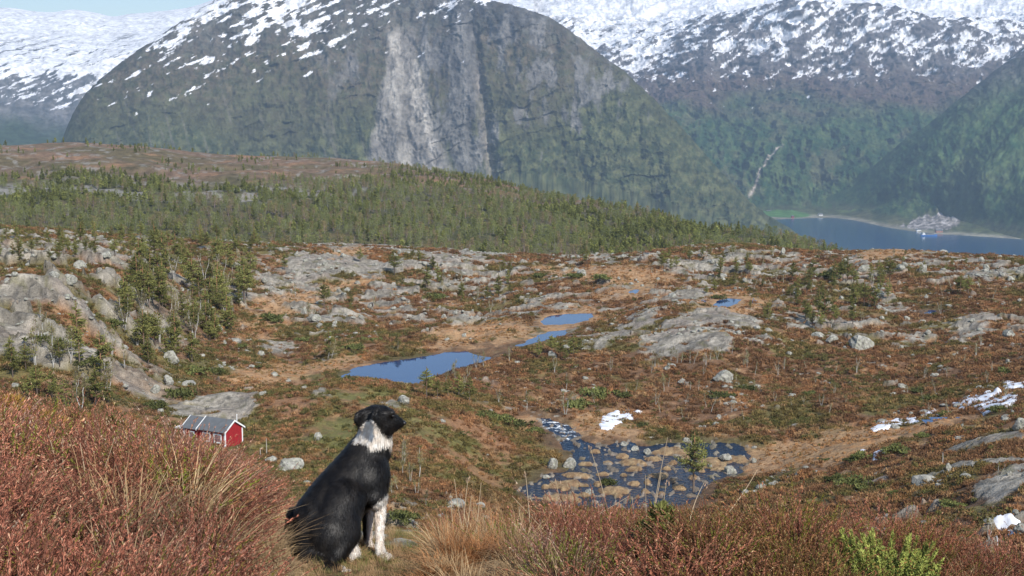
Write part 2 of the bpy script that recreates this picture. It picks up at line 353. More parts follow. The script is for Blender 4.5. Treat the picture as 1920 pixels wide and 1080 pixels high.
# ---------------------------------------------------------------- near ground meshes
az_in = np.arange(radians(-22.6), radians(22.6), radians(.046))
az_out = np.concatenate([np.arange(radians(22.6), radians(36), radians(.35)), [radians(40), radians(50), radians(65), radians(80)]])
AZC = np.concatenate([-az_out[::-1], az_in, az_out])
def rows(*seg):
    out = [seg[0][0]]
    for (a, b, q) in seg:
        n = max(2, int(math.log(b/a)/q)); out += list(np.exp(np.linspace(math.log(a), math.log(b), n+1))[1:])
    return np.array(out)
R_MOOR = rows((40, 66, .012), (66, 130, .004), (130, 200, .0034), (200, 320, .003), (320, 446, .0028), (446, 640, .02), (640, 1320, .0036), (1320, 2600, .04))
R_FG = rows((.5, 5, .02), (5, 9, .012), (9, 40, .03))
def ground_colors(x, y, z, M, nz):
    r = np.hypot(x, y); az = np.arctan2(x, y)
    big = fbm(x, y, 45, 3, 101); mid = fbm(x, y, 9, 4, 103); fine = fbm(x, y, 2.2, 3, 105); f2 = fbm(x, y, .9, 2, 107)
    heath = c3(.230, .125, .066); heath2 = c3(.150, .086, .048); tanc = c3(.38, .235, .125); straw = c3(.43, .29, .16)
    green = c3(.125, .120, .040); orange = c3(.33, .170, .075)
    col = mix(heath2, heath, ss(-.5, .6, fine+mid*.6))
    col = mix(col, orange, .55*ss(.1, .7, mid+.5*f2))
    col = mix(col, straw*.8, .75*ss(.22, .62, fbm(x, y, 3.6, 3, 109)+.25*mid+.2*f2))
    col = mix(col, green, .75*ss(.06, .42, .16*ss(radians(-4), radians(-9), az)+ big*.5+fbm(x, y, 13, 3, 111)))
    col = mix(col, mix(green*1.15, heath*1.1, ss(-.35, .35, mid+.4*fine)), .7*M['knoll'])
    col = mix(col, mix(tanc, orange*1.2, ss(.0, .7, fine+.5*mid)), np.clip(M['tan'], 0, 1)*.9)
    col = mix(col, c3(.075, .048, .034), .55*ss(.3, .75, fbm(x, y, 1.6, 3, 113)))
    col = mix(col, mix(c3(.36, .25, .135), c3(.24, .15, .08), ss(-.4, .5, f2)), np.clip(M['isl'], 0, 1))
    # wooded/heathery ridge beyond
    rc = mix(c3(.175, .115, .075), c3(.12, .095, .05), ss(-.3, .3, fbm(x, y, 90, 5, 115, gain=.65)))
    rc = mix(rc, c3(.29, .16, .09), .6*ss(.2, .6, fbm(x, y, 40, 4, 117)))
    rc = mix(rc, c3(.05, .06, .028), .75*ss(1120, 900, r+120*big))
    rockr = .8*ss(.70, .80, ridged(x, y, 26, 4, 119, sy=40)+.14*fbm(x, y, 9, 3, 120))*ss(900, 1050, r)
    rockr = np.maximum(rockr, ss(.5, .7, ridged(x, y, 45, 4, 121, sy=70)+.1*fine)*ss(1010, 960, r)*ss(840, 900, r)*ss(radians(-3), radians(-9), az))
    rc = rc*(1+.5*np.clip(fbm(x, y, 7, 3, 118), -.8, .8))[:, None]
    col = mix(col, mix(rc, c3(.27, .25, .225), np.clip(rockr, 0, 1)*.8), M['ridge'])
    # bare rock
    lich = fbm(x, y, 6, 4, 123); rcol = mix(c3(.180, .160, .130), c3(.335, .300, .245), ss(-.5, .5, lich+.4*fine))
    rcol = mix(rcol, c3(.25, .205, .17), .6*ss(.1, .6, fbm(x, y, 11, 3, 125)))
    rcol = mix(rcol, c3(.10, .095, .09), .7*ss(.76, .9, M['crack']))
    rcol = mix(rcol, c3(.12, .11, .05), .6*ss(.3, .6, fbm(x, y, 3.1, 3, 127)))
    su = x*.75+y*.66; sv = y*.75-x*.66; stri = fbm(su, sv, 16, 4, 133, sy=1.1, gain=.6)
    rcol = rcol*(1+.42*np.clip(stri, -.8, .8))[:, None]; rcol = mix(rcol, c3(.07, .065, .055), .75*ss(.80, .93, ridged(su, sv, 14, 3, 135, sy=3.2)))
    rcol = mix(rcol, c3(.085, .078, .07), .6*M['cliff']*ss(.72, .9, ridged(x, y*.6+z, 6, 3, 137, sy=22)))
    rm = np.clip(M['rock'], 0, 1)
    col = mix(col, rcol, rm)
    col = mix(col, c3(.06, .045, .03), .5*M['wet']*(1-rm)*(1-M['tan']*.8))
    # the bank underfoot
    fg = 1-ss(14, 40, r)
    soil = mix(c3(.10, .055, .035), c3(.30, .18, .09), ss(-.3, .4, fbm(x, y, .35, 4, 129)))
    soil = mix(soil, c3(.09, .10, .03), .5*ss(.1, .5, fbm(x, y, .5, 3, 131)))
    col = mix(col, soil, fg)
    return np.clip(col, 0, 1)
def build_ground(name, R):
    A, RR = np.meshgrid(AZC, R); X = RR*np.sin(A); Y = RR*np.cos(A)
    Zz, M = ground_near(X.ravel(), Y.ravel(), want=True)
    col = ground_colors(X.ravel(), Y.ravel(), Zz, M, None)
    Zg = Zz.reshape(X.shape)
    return X, Y, Zg, col, M
GX, GY, GZ, GC, GM = build_ground('moor', R_MOOR)
mat_moor = land_mat('moor heath', [(.9, 3, .72, 1.28), (5, 3, .7, 1.3)], [(1.2, 4, .9, .5), (6, 3, .8, .16)])
me = grid_mesh('ground', GX, GY, GZ, GC); moor_o = link('ground', me, mat_moor); tag(moor_o, kind='structure')
FX, FY, FZ, FC, FM = build_ground('bank', R_FG)
mat_bank = land_mat('bank soil', [(30, 3, .6, 1.3), (140, 3, .6, 1.3)], [(14, 4, .8, .05), (90, 3, .7, .012)])
me = grid_mesh('hill', FX, FY, FZ, FC); bank_o = link('hill', me, mat_bank); tag(bank_o, kind='structure')
# what the eye meets on the moor: running skyline slope per column
GE = GZ/R_MOOR[:, None]; GE_run = np.maximum.accumulate(GE, 0)
def hit(px, py, lo=None):
    """visible point of the near ground under a point of the photo -> x, y, z (or None)"""
    a, e = ray(px, py); i = int(np.argmin(np.abs(AZC-float(a)))); c = GE_run[:, i]
    j0 = 0 if lo is None else int(np.searchsorted(R_MOOR, lo))
    col = GE[j0:, i]; run = np.maximum.accumulate(col); k = int(np.searchsorted(run, float(e)))
    if k >= len(col): return None
    r = R_MOOR[j0+k]; return (r*math.sin(float(a)), r*math.cos(float(a)), float(GZ[j0+k, i]), r)
# ---------------------------------------------------------------- mountains
def mountain(name, curves, px0, px1, ncol, nrow, sm, colfn, dispfn, rows_w=None):
    a0 = float(ray(px0, 300)[0]); a1 = float(ray(px1, 300)[0])
    st = Stack(curves, a0, a1, 900, sm, 2500, 16000, 60)
    az = np.linspace(a0, a1, ncol); K = len(curves)
    L = np.array([np.interp(az, st.az, l) for l in st.L]); E = np.array([np.interp(az, st.az, e) for e in st.E])
    # parameter along the pile, with the given number of rows between curves
    w = rows_w or [nrow//(K-1)]*(K-1)
    T = np.concatenate([k+np.arange(n)/n for k, n in enumerate(w)]+[[K-1]])
    h = L[1:]-L[:-1]; d = (E[1:]-E[:-1])/h; m = np.zeros_like(E); m[0] = d[0]; m[-1] = d[-1]
    w1 = 2*h[1:]+h[:-1]; w2 = h[1:]+2*h[:-1]; pr = d[1:]*d[:-1]
    with np.errstate(divide='ignore', invalid='ignore'): hm = (w1+w2)/(w1/d[:-1]+w2/d[1:])
    m[1:-1] = np.where(pr > 0, hm, 0)
    k = np.clip(np.floor(T).astype(int), 0, K-2); t = (T-k)[:, None]
    LL = L[k]*(1-t)+L[k+1]*t
    EE = (2*t**3-3*t**2+1)*E[k]+(t**3-2*t**2+t)*h[k]*m[k]+(-2*t**3+3*t**2)*E[k+1]+(t**3-t**2)*h[k]*m[k+1]
    R = np.exp(LL); A = np.broadcast_to(az, R.shape); Zm = EE*R
    R2, Z2, aux = dispfn(A, R, Zm, T)
    X = R2*np.sin(A); Y = R2*np.cos(A)
    # slope of the real surface
    Pm = np.stack([X, Y, Z2], -1); gu = np.gradient(Pm, axis=0); gv = np.gradient(Pm, axis=1)
    N = np.cross(gv, gu); N /= np.linalg.norm(N, axis=-1, keepdims=True)+1e-9
    N *= np.sign(N[..., 2:3]+1e-9)
    col = colfn(A, R2, Z2, N, X, Y, aux)
    me = grid_mesh(name, X, Y, Z2, np.clip(col, 0, 1)); return me, (A, R2, Z2)
SEA = -450.0
mat_mt = land_mat('mountain rock and wood', [(.03, 4, .62, 1.38), (.0075, 3, .85, 1.15)], [(.05, 4, .7, 7), (.012, 3, .5, 14)], rough=1, spec=.0)

def snowmask(A, R, Zm, line, soft, seed, thr0=.25, cap=.42, hol=0):
    """snow lying above a line that varies round the view, in streaks along the strata"""
    x = A*R; s = 1.15*fbm(x+Zm*.9, Zm*1.0-x*.55, 210, 6, seed, gain=.66, sy=40) + .5*ridged(x*.8+Zm*.8, Zm-x*.5, 420, 3, seed+5, sy=130)-.1
    k = np.minimum((Zm-line)/soft, cap)
    s = s*.75+hol
    return ss(0, .07, s + .25*fbm(x, Zm, 30, 3, seed+9) + k - thr0), s

# central mountain
D_px = [-150, 60, 110, 125, 140, 160, 200, 260, 330, 400, 470, 600, 760, 860, 900, 960, 1010, 1050, 1100, 1150, 1200, 1250, 1300, 1350, 1400, 1450, 1495, 1530, 1600]
D_py = [520, 360, 285, 240, 205, 176, 140, 95, 50, 4, -30, -60, -40, -20, 2, 15, 30, 50, 85, 123, 163, 213, 263, 323, 375, 412, 437, 460, 470]
D_rc = [5200, 5300, 5350, 5370, 5380, 5400, 5450, 5500, 5600, 5700, 5750, 5800, 5700, 5500, 5450, 5400, 5380, 5350, 5330, 5300, 5260, 5200, 5160, 5100, 5050, 5000, 4960, 4900, 4900]
def Dcur(fr, rr):
    out = []
    for px, py, rc in zip(D_px, D_py, D_rc):
        base = 450.0; yy = base + (py-base)*fr if py < base else max(py, base)
        r = 4600+(rc-4600)*rr; out.append((px, r, 'p', yy) if py < 462 else (px, r, 'z', -520))
    return out
D_curves = [cur(4300, (-200, 4300, Z(-520)), (1700, 4300, Z(-520))), cur(4600, (-200, 4600, Z(-470)), (1700, 4600, Z(-470))),
            Dcur(.28, .22), Dcur(.55, .42), Dcur(.82, .68), Dcur(1.0, 1.0),
            cur(6100, (-200, 6050, Z(-300)), (1250, 6050, Z(-320)), (1400, 6050, Z(-530)), (1700, 6050, Z(-530))), cur(6500, (-200, 6600, Z(-520)), (1700, 6600, Z(-520)))]
def D_disp(A, R, Zm, T):
    x = A*5000
    up = ss(.9, 1.6, T)[:, None]*(1-.3*ss(4.5, 4.95, T)[:, None]); up = up*(1-ss(5.4, 6.4, T)[:, None])
    ev = .4+.6*ss(radians(-12), radians(-6), A)
    g = ridged(x+Zm*.15, Zm, 620, 4, 201, sy=1500); g2 = ridged(x, Zm, 150, 4, 203, sy=320); g3 = ridged(x+Zm*.5, Zm-x*.3, 60, 3, 205, sy=45)
    # the great slab and the gully beside it
    pxA = np.tan(A)*F*.99+960
    sl = ss(60, 0, np.abs(pxA-(770+(Zm-100)*.02)))*ss(400, 200, Zm)
    gul = np.exp(-((pxA-(905-(Zm)*.06))/11)**2)
    R2 = R - up*(g*110*ev + g2*42*(.4+.6*ev) + g3*13 + 5*ridged(x, Zm, 22, 2, 207)) + up*gul*65*ss(420, 250, Zm)
    Z2 = Zm + up*(g2*12+g3*8)*(.35+.65*ev)
    lg = (Zm*.9-x*.22+45*fbm(x, Zm, 260, 4, 231))/48.; lg = lg-np.floor(lg); lw = ss(-.1, .4, fbm(x, Zm, 210, 3, 233))
    R2 = R2 + up*lw*(1-sl*.7)*20*(lg-ss(.78, 1.0, lg)*lg)
    return R2, Z2, (g, g2, g3, pxA, gul)
def D_col(A, R, Zm, N, X, Y, aux):
    g, g2, g3, pxA, gul = aux; x = A*5000
    n1 = fbm(x, Zm, 300, 5, 211); n2 = fbm(x, Zm, 34, 5, 213, gain=.75); n3 = fbm(x, Zm, 70, 6, 215, sy=230, gain=.62)
    wood = mix(c3(.040, .052, .024), c3(.105, .108, .050), ss(-.4, .5, n2)); scrub = mix(c3(.115, .090, .060), c3(.06, .060, .032), ss(-.4, .4, n2))
    rock = mix(c3(.050, .050, .055), c3(.17, .16, .15), ss(-.6, .6, n3+.5*n2))
    up = ss(-220, 190, Zm+110*n1+60*n2 - 120*ss(950, 1150, pxA))
    col = mix(wood, scrub, up)
    high = ss(120, 330, Zm+120*n1); col = mix(col, mix(scrub, rock, .7), .75*high)
    cx = 762-(Zm-50)*.02; wdt = 52-.12*(Zm)
    slab = ss(1.05, .75, np.abs(pxA-cx)/np.clip(wdt, 28, 120)+.35*n3+.2*n1)*ss(330, 250, Zm)
    slab2 = ss(.25, .55, n3*.8+.5*n1+.6*np.exp(-((pxA-865)/75)**2)+.35*np.exp(-((pxA-1130)/70)**2)*ss(-160, -60, Zm)*ss(140, 60, Zm)+.45*np.exp(-((pxA-960)/60)**2)*ss(60, 160, Zm))*ss(560, 700, pxA)*ss(1300, 1150, pxA)
    col = mix(col, rock, np.clip(slab2, 0, 1)*.85)
    pale = mix(c3(.17, .155, .14), c3(.36, .33, .29), ss(-.5, .6, n3*1.4+.4*n2))
    col = mix(col, pale, np.clip(slab, 0, 1)*.92)
    col = mix(col, c3(.40, .35, .31), np.clip(gul*ss(-.2, .4, n2+.3)*ss(-420, -200, Zm)*ss(200, 60, Zm), 0, 1)*.4)
    scree = ss(.35, .6, fbm(x+Zm*.25, Zm, 22, 3, 217, sy=260))*ss(200, -100, Zm)*ss(1000, 700, pxA); col = mix(col, c3(.16, .14, .12), scree*.4)
    line = np.interp(pxA, [0, 150, 300, 450, 600, 700, 760, 830, 900, 1000, 1200], [40, 70, 120, 150, 210, 290, 390, 350, 380, 450, 560])
    sn, s = snowmask(A, R, Zm, line+65, 480, 221, .31, .27, .22*(.5-g2)+.2*(.5-g3))
    steep = ss(.55, .35, N[..., 2])*0
    col = mix(col, c3(.80, .80, .82), np.clip(sn*(1-slab*ss(430, 330, Zm)), 0, 1))
    return col
me, _ = mountain('mountain', D_curves, -150, 1600, 1500, 0, 6, D_col, D_disp, [3, 6, 110, 110, 110, 130, 10, 3])
D_o = link('mountain', me, mat_mt); tag(D_o, kind='structure')

# far right: valley side, sub peak and snowfields behind
def fc(r, *p): return cur(r, *p)
Fp = [
 fc(4000, (900, 4400, Z(-480)), (1480, 5000, Z(-480)), (1720, 4600, Z(-480)), (2700, 3900, Z(-480))),
 [(px, -449.0/float(ray(px, py)[1]), 'z', -449.) for px, py in ((900, 412), (1440, 411), (1500, 408), (1560, 407), (1600, 412), (1650, 424), (1690, 430), (1740, 437), (1800, 440), (1860, 444), (1920, 448), (2300, 462), (2700, 470))],
 fc(5400, (900, 5700, 400), (1440, 5900, 388), (1560, 5900, 388), (1700, 5500, 402), (1800, 5330, 408), (1920, 5150, 416), (2700, 4700, 425)),
 fc(6100, (900, 6300, 330), (1300, 6300, 325), (1440, 6300, 322), (1560, 6250, 330), (1750, 6000, 330), (1920, 5700, 330), (2700, 5300, 330)),
 fc(6900, (900, 7000, 215), (1200, 7000, 225), (1350, 7000, 220), (1500, 7000, 225), (1750, 7000, 250), (2000, 7000, 260), (2700, 7000, 260)),
 fc(7700, (900, 8000, 165), (1120, 7900, 165), (1240, 7800, 165), (1320, 7700, 140), (1500, 7700, 140), (1700, 7700, 160), (1900, 7700, 180), (2700, 7700, 190)),
 fc(8600, (900, 8800, 75), (1000, 8800, 80), (1120, 8700, 88), (1250, 8700, 78), (1330, 8650, 62), (1420, 8600, 30), (1500, 8500, 14), (1600, 8550, 28), (1700, 8600, 38), (1760, 8600, 62), (1820, 8700, 55), (1920, 8800, 60), (2700, 8800, 40)),
 fc(9300, (900, 9400, 45), (1120, 9400, 48), (1300, 9400, 40), (1500, 9400, 24), (1700, 9400, 45), (1920, 9400, 35), (2700, 9400, 20)),
 fc(11000, (400, 11000, -50), (880, 11000, -2), (960, 11000, 4), (1000, 11000, -6), (1200, 11000, -70), (1500, 11000, -100), (2700, 11000, -120)),
 fc(12500, (900, 12500, Z(-200)), (2700, 12500, Z(-200))),
]
def F_disp(A, R, Zm, T):
    x = A*8000; up = ss(1.2, 3, T)[:, None]; top = ss(7.2, 8, T)[:, None]
    g = ridged(x-Zm*.6, R*.6, 900, 4, 301, sy=1300); g2 = ridged(x+Zm*.4, R*.5+Zm, 230, 4, 303); g3 = ridged(x+Zm*.5, Zm*1.2-x*.25, 85, 3, 305)
    lg = (Zm-x*.10+60*fbm(x, R, 400, 4, 331))/55.; lg = lg-np.floor(lg)
    R2 = R - up*(g*150+g2*75+g3*22) + up*28*(lg-ss(.75, 1., lg)*lg)*ss(-150, 50, Zm)
    Z2 = Zm + up*(g*48+g2*26+g3*10)*(1-.5*top)
    return R2, Z2, (g, g2, g3, np.tan(A)*F*.99+960)
def F_col(A, R, Zm, N, X, Y, aux):
    g, g2, g3, pxA = aux; x = A*7500
    n1 = fbm(x, R*.6+Zm, 420, 5, 311); n2 = fbm(x, Zm, 50, 6, 313, gain=.72); n3 = fbm(x, Zm, 25, 3, 315)
    wood = mix(c3(.022, .052, .022), c3(.075, .105, .042), ss(-.4, .5, n2+.3*n1))
    col = wood
    clear = ss(.15, .5, fbm(x, Zm+R*.3, 260, 4, 317)+.3*n2)
    col = mix(col, c3(.115, .105, .06), clear*.55)
    scrub = mix(c3(.085, .060, .055), c3(.11, .085, .065), ss(-.4, .5, n2))
    col = mix(col, scrub, ss(-60, 110, Zm+120*n1+20))
    rock = mix(c3(.09, .09, .10), c3(.18, .175, .18), ss(-.5, .5, n2)); col = mix(col, rock, .6*ss(80, 300, Zm+120*n1)*ss(-.3, .3, g2))
    shore = ss(9, 2, Zm-SEA); col = mix(col, mix(c3(.30, .27, .22), c3(.10, .12, .05), ss(1450, 1400, pxA)), shore*.7)
    flat = ss(36, 12, Zm-SEA+18*n2)*.7
    col = mix(col, c3(.13, .115, .06), flat*(1-shore)*.6)
    fld = ss(1.1, .9, np.hypot((pxA-1462)/52, (R-5640)/110)+.10*n2); col = mix(col, c3(.08, .165, .05), fld)
    fld = ss(1.1, .9, np.hypot((pxA-1590)/28, (R-5800)/120)+.1*n2); col = mix(col, c3(.12, .155, .055), fld*.7)
    q = ss(1.12, .95, np.hypot((pxA-1742)/56, (R-5215)/130)+.30*n3+.2*n2); col = mix(col, mix(c3(.20, .18, .165), c3(.38, .35, .33), ss(-.2, .3, fbm(x, R, 26, 4, 319, sy=60)))*(.75+.5*(np.sin(R/11+3*n3) > 0))[..., None], q)
    trk = np.exp(-((pxA-(1400+(R-5870)*.115))/(3.2))**2)*ss(5850, 5900, R)*ss(6420, 6350, R); col = mix(col, c3(.42, .36, .30), np.clip(trk, 0, 1)*ss(-.6, 0, n3+.2))
    line = np.interp(pxA, [900, 1100, 1200, 1270, 1400, 1500, 1650, 1800, 1900], [150, 140, 140, 190, 240, 270, 250, 190, 170])
    sn, s = snowmask(A, R, Zm, line+60, 480, 321, .28, hol=.45*(.5-g2)+.25*(.5-g3)+.3*(.5-g), cap=np.where(pxA < 1230, .42, .16+.5*ss(8500, 9100, R)+.12*ss(1650, 1850, pxA)))
    sn = np.maximum(sn, ss(560, 680, Zm+90*s)*.0+ss(8900, 9300, R)*ss(-.85, -.55, s))
    return mix(col, c3(.80, .80, .82), np.clip(sn, 0, 1))
me, _ = mountain('mountain', Fp, 900, 2500, 1350, 0, 8, F_col, F_disp, [3, 30, 80, 110, 90, 80, 90, 40, 60, 4])
F_o = link('mountain', me, mat_mt); tag(F_o, kind='structure')

# steep dark shoulder at the right
Gp = [
 fc(4400, (1500, 5300, Z(-500)), (1700, 5050, Z(-500)), (1800, 4900, Z(-500)), (1920, 4800, Z(-490)), (2700, 4300, Z(-480))),
 fc(5000, (1500, 5900, 400), (1650, 5600, 392), (1750, 5400, 402), (1820, 5150, 425), (1920, 4900, 435), (2700, 4500, 440)),
 fc(5300, (1500, 6000, 380), (1600, 5900, 355), (1650, 5800, 350), (1750, 5600, 330), (1850, 5350, 330), (1920, 5250, 330), (2700, 4900, 330)),
 fc(5700, (1500, 6100, 385), (1600, 6000, 346), (1650, 5900, 325), (1750, 5850, 268), (1850, 5850, 222), (1920, 5850, 200), (2100, 5900, 140), (2700, 5900, 60)),
 fc(6300, (1500, 6200, 384), (1580, 6100, 345), (1640, 6100, 312), (1690, 6200, 272), (1760, 6350, 222), (1840, 6600, 160), (1925, 7000, 92), (2050, 7300, 10), (2400, 7500, -120), (2700, 7500, -150)),
 fc(7900, (1500, 6900, Z(-450)), (1925, 8000, Z(-450)), (2700, 8300, Z(-200))),
 fc(8700, (1500, 7500, Z(-520)), (1925, 8700, Z(-520)), (2700, 9000, Z(-520))),
]
def G_disp(A, R, Zm, T):
    x = A*6000; up = ss(.8, 2, T)[:, None]*(1-.35*ss(3.4, 4, T)[:, None])*(1-ss(4.5, 5.5, T)[:, None]); w = ss(radians(13.5), radians(17), A)
    g = ridged(x-Zm*.75, Zm*.4, 520, 3, 401, sy=1200); g2 = ridged(x-Zm*.5, Zm, 170, 4, 403); g3 = ridged(x, Zm, 60, 3, 405)
    return R - up*w*(g*150+g2*35+g3*6), Zm+up*w*(g*22+g2*16+g3*8), (g, g2, g3, np.tan(A)*F*.99+960)
def G_col(A, R, Zm, N, X, Y, aux):
    g, g2, g3, pxA = aux; x = A*6000
    n1 = fbm(x, Zm, 350, 4, 411); n2 = fbm(x, Zm, 40, 5, 413, gain=.72)
    col = mix(c3(.024, .054, .024), c3(.075, .110, .045), ss(-.4, .5, n2+.3*n1))
    col = mix(col, mix(c3(.06, .065, .05), c3(.11, .10, .095), ss(-.4, .5, n2)), ss(-30, 170, Zm+70*n1))
    col = mix(col, c3(.115, .105, .06), .6*ss(60, 20, Zm-SEA+25*n2)+.25*ss(.2, .5, n1))
    sn, s = snowmask(A, R, Zm, 240, 300, 421, .40)
    return mix(col, c3(.80, .80, .82), np.clip(sn, 0, 1))
me, _ = mountain('mountain', Gp, 1500, 2500, 850, 0, 6, G_col, G_disp, [3, 70, 100, 130, 8, 3])
G_o = link('mountain', me, mat_mt); tag(G_o, kind='structure')

# snowfields at the left
Ep = [
 fc(6400, (-900, 6400, Z(-480)), (1100, 6400, Z(-480))),
 fc(6900, (-900, 6900, 290), (1100, 6900, 290)),
 fc(7400, (-900, 7400, 230), (0, 7400, 235), (120, 7400, 225), (1100, 7400, 200)),
 fc(7900, (-900, 7900, 120), (0, 7900, 132), (60, 7900, 128), (150, 7900, 122), (230, 7900, 105), (400, 7900, 90), (1100, 7900, 80)),
 fc(8800, (-900, 8800, 62), (0, 8800, 72), (200, 8800, 70), (400, 8800, 55), (1100, 8800, 45)),
 fc(10000, (-900, 10000, 5), (-200, 10000, 8), (0, 10000, 15), (35, 10000, 15), (50, 10000, 21), (105, 10000, 24), (135, 10000, 17), (190, 10000, 26), (212, 10000, 34), (235, 10000, 27), (280, 10000, 24), (350, 10000, 16), (385, 10000, 6), (430, 10000, -14), (1100, 10000, -10)),
 fc(11500, (-900, 11500, Z(-400)), (1100, 11500, Z(-400))),
]
def E_disp(A, R, Zm, T):
    x = A*8000; up = ss(1, 2, T)[:, None]*(1-.85*ss(4.3, 5, T)[:, None])
    g = ridged(x, Zm, 600, 4, 501, sy=900); g2 = ridged(x+Zm, Zm*1.5-x*.4, 160, 4, 503)
    return R-up*(g*50+g2*30), Zm+up*(g*10+g2*14), (g, g2, None, None)
def E_col(A, R, Zm, N, X, Y, aux):
    x = A*8000; n1 = fbm(x, Zm, 300, 4, 511); n2 = fbm(x, Zm, 50, 4, 513)
    col = mix(c3(.09, .095, .10), c3(.16, .155, .155), ss(-.5, .5, n2)); col = mix(c3(.045, .065, .035), col, ss(-170, -20, Zm+80*n1))
    sn, s = snowmask(A, R, Zm, 60, 420, 521, .26)
    sn = np.maximum(sn, ss(8100, 8900, R+600*s)*ss(-.75, -.4, s))
    sn = sn*ss(-60, 30, Zm+50*n1)
    return mix(col, c3(.80, .80, .82), np.clip(sn, 0, 1))
me, _ = mountain('mountain', Ep, -600, 1000, 900, 0, 6, E_col, E_disp, [3, 60, 90, 90, 110, 3])
E_o = link('mountain', me, mat_mt); tag(E_o, kind='structure')

# ---------------------------------------------------------------- water
def water_mat(name, base, bump_sc, bump_st, dist, rough=.04, foam=None):
    m, nt, b = newmat(name); b.inputs['Base Color'].default_value = (*base, 1); b.inputs['Roughness'].default_value = rough
    b.inputs['IOR'].default_value = 1.33; b.inputs['Specular IOR Level'].default_value = .5
    tc = nt.nodes.new('ShaderNodeTexCoord'); n = nd(nt, 'ShaderNodeTexNoise', Scale=bump_sc, Detail=3.0); nt.links.new(tc.outputs['Object'], n.inputs['Vector'])
    bp = nd(nt, 'ShaderNodeBump', Strength=bump_st, Distance=dist); nt.links.new(n.outputs[0], bp.inputs['Height']); nt.links.new(bp.outputs[0], b.inputs['Normal'])
    if foam:
        at = nd(nt, 'ShaderNodeAttribute', _attribute_name='col'); n2 = nd(nt, 'ShaderNodeTexNoise', Scale=foam, Detail=4.0); nt.links.new(tc.outputs['Object'], n2.inputs['Vector'])
        ad = nd(nt, 'ShaderNodeMath', _operation='ADD'); nt.links.new(at.outputs[0], ad.inputs[0]); nt.links.new(n2.outputs[0], ad.inputs[1])
        mr = nd(nt, 'ShaderNodeMapRange'); mr.inputs[1].default_value = 1.0; mr.inputs[2].default_value = 1.12; nt.links.new(ad.outputs[0], mr.inputs[0])
        mx = nt.nodes.new('ShaderNodeMix'); mx.data_type = 'RGBA'; mx.inputs[6].default_value = (*base, 1); mx.inputs[7].default_value = (.75, .78, .8, 1)
        nt.links.new(mr.outputs[0], mx.inputs[0]); nt.links.new(mx.outputs[2], b.inputs['Base Color'])
        mr2 = nd(nt, 'ShaderNodeMapRange'); mr2.inputs[3].default_value = rough; mr2.inputs[4].default_value = .8; nt.links.new(mr.outputs[0], mr2.inputs[0]); nt.links.new(mr2.outputs[0], b.inputs['Roughness'])
    return m
mat_still = water_mat('still water', (.010, .035, .11), .8, .12, .03)  # base blue, here and fainter in the river, stands in for reflected sky
mat_river = water_mat('running water', (.006, .014, .030), 1.5, 1.0, .4, foam=1.1)
mat_fjord = water_mat('fjord water', (.020, .07, .16), .05, .35, 2.0, rough=.12)
for k, (lv, P) in WATER.items():
    P = np.asarray(P); x0, y0 = P.min(0)-3; x1, y1 = P.max(0)+3; st = .6 if k == 'river' else 1.5
    xs = np.arange(x0, x1+st, st); ys = np.arange(y0, y1+st, st); X, Y = np.meshgrid(xs, ys)
    W = river_level(Y)+ (ss(-51.95, -51.6, river_level(Y))*fbm(X, Y, 1.6, 3, 601)*.12) if lv is None else np.full(X.shape, lv)
    fo = np.clip(.30*ss(199, 205, Y)*ss(226, 218, Y)*ss(16, 8, X) + .17 + .15*ss(26, 14, X)*ss(186, 196, Y)*ss(204, 199, Y), 0, 1) if lv is None else 0*X
    keep = poly_sd(P, X, Y) < 2.5
    n, m_ = X.shape; i = np.arange(n*m_).reshape(n, m_); kq = keep[:-1, :-1] | keep[1:, 1:] | keep[:-1, 1:] | keep[1:, :-1]
    Fq = np.stack([i[:-1, :-1], i[:-1, 1:], i[1:, 1:], i[1:, :-1]], -1)[kq]
    used, inv = np.unique(Fq, return_inverse=True); V = np.stack([X, Y, W], -1).reshape(-1, 3)[used]
    nm = {'lake': 'lake', 'river': 'river', 'reach': 'river', 'rivulet': 'water', 'pool': 'lake'}.get(k, 'water')
    me = mesh_np(nm, V, inv.reshape(-1, 4), np.repeat(fo.reshape(-1)[used][:, None], 3, 1))
    tag(link(nm, me, mat_river if k == 'river' else mat_still), kind='structure')
V = [(-9000, 2400, SEA), (9000, 2400, SEA), (9000, 8200, SEA), (-9000, 8200, SEA)]
me = mesh_np('water', V, [[0, 1, 2, 3]]); tag(link('water', me, mat_fjord), kind='structure')

# ---------------------------------------------------------------- light, air, camera
SUN_AZ, SUN_EL = radians(148), radians(41)       # measured from the view direction, clockwise
w = bpy.data.worlds.new('World'); scene.world = w; w.use_nodes = True; nt = w.node_tree
sky = nt.nodes.new('ShaderNodeTexSky'); sky.sky_type = 'NISHITA'; sky.sun_disc = False; sky.sun_elevation = SUN_EL; sky.sun_rotation = SUN_AZ
sky.altitude = 500; sky.air_density = 1.0; sky.dust_density = .6; sky.ozone_density = 1.5
nt.links.new(sky.outputs[0], nt.nodes['Background'].inputs[0]); nt.nodes['Background'].inputs[1].default_value = .14
L = bpy.data.lights.new('sun', 'SUN'); L.energy = 4.3; L.angle = radians(.5); L.color = (1, .95, .87)
so = bpy.data.objects.new('sun', L); C.objects.link(so)
from mathutils import Vector, Matrix, Euler
sd = Vector((sin(SUN_AZ)*cos(SUN_EL), cos(SUN_AZ)*cos(SUN_EL), sin(SUN_EL))); so.rotation_euler = sd.to_track_quat('Z', 'Y').to_euler()
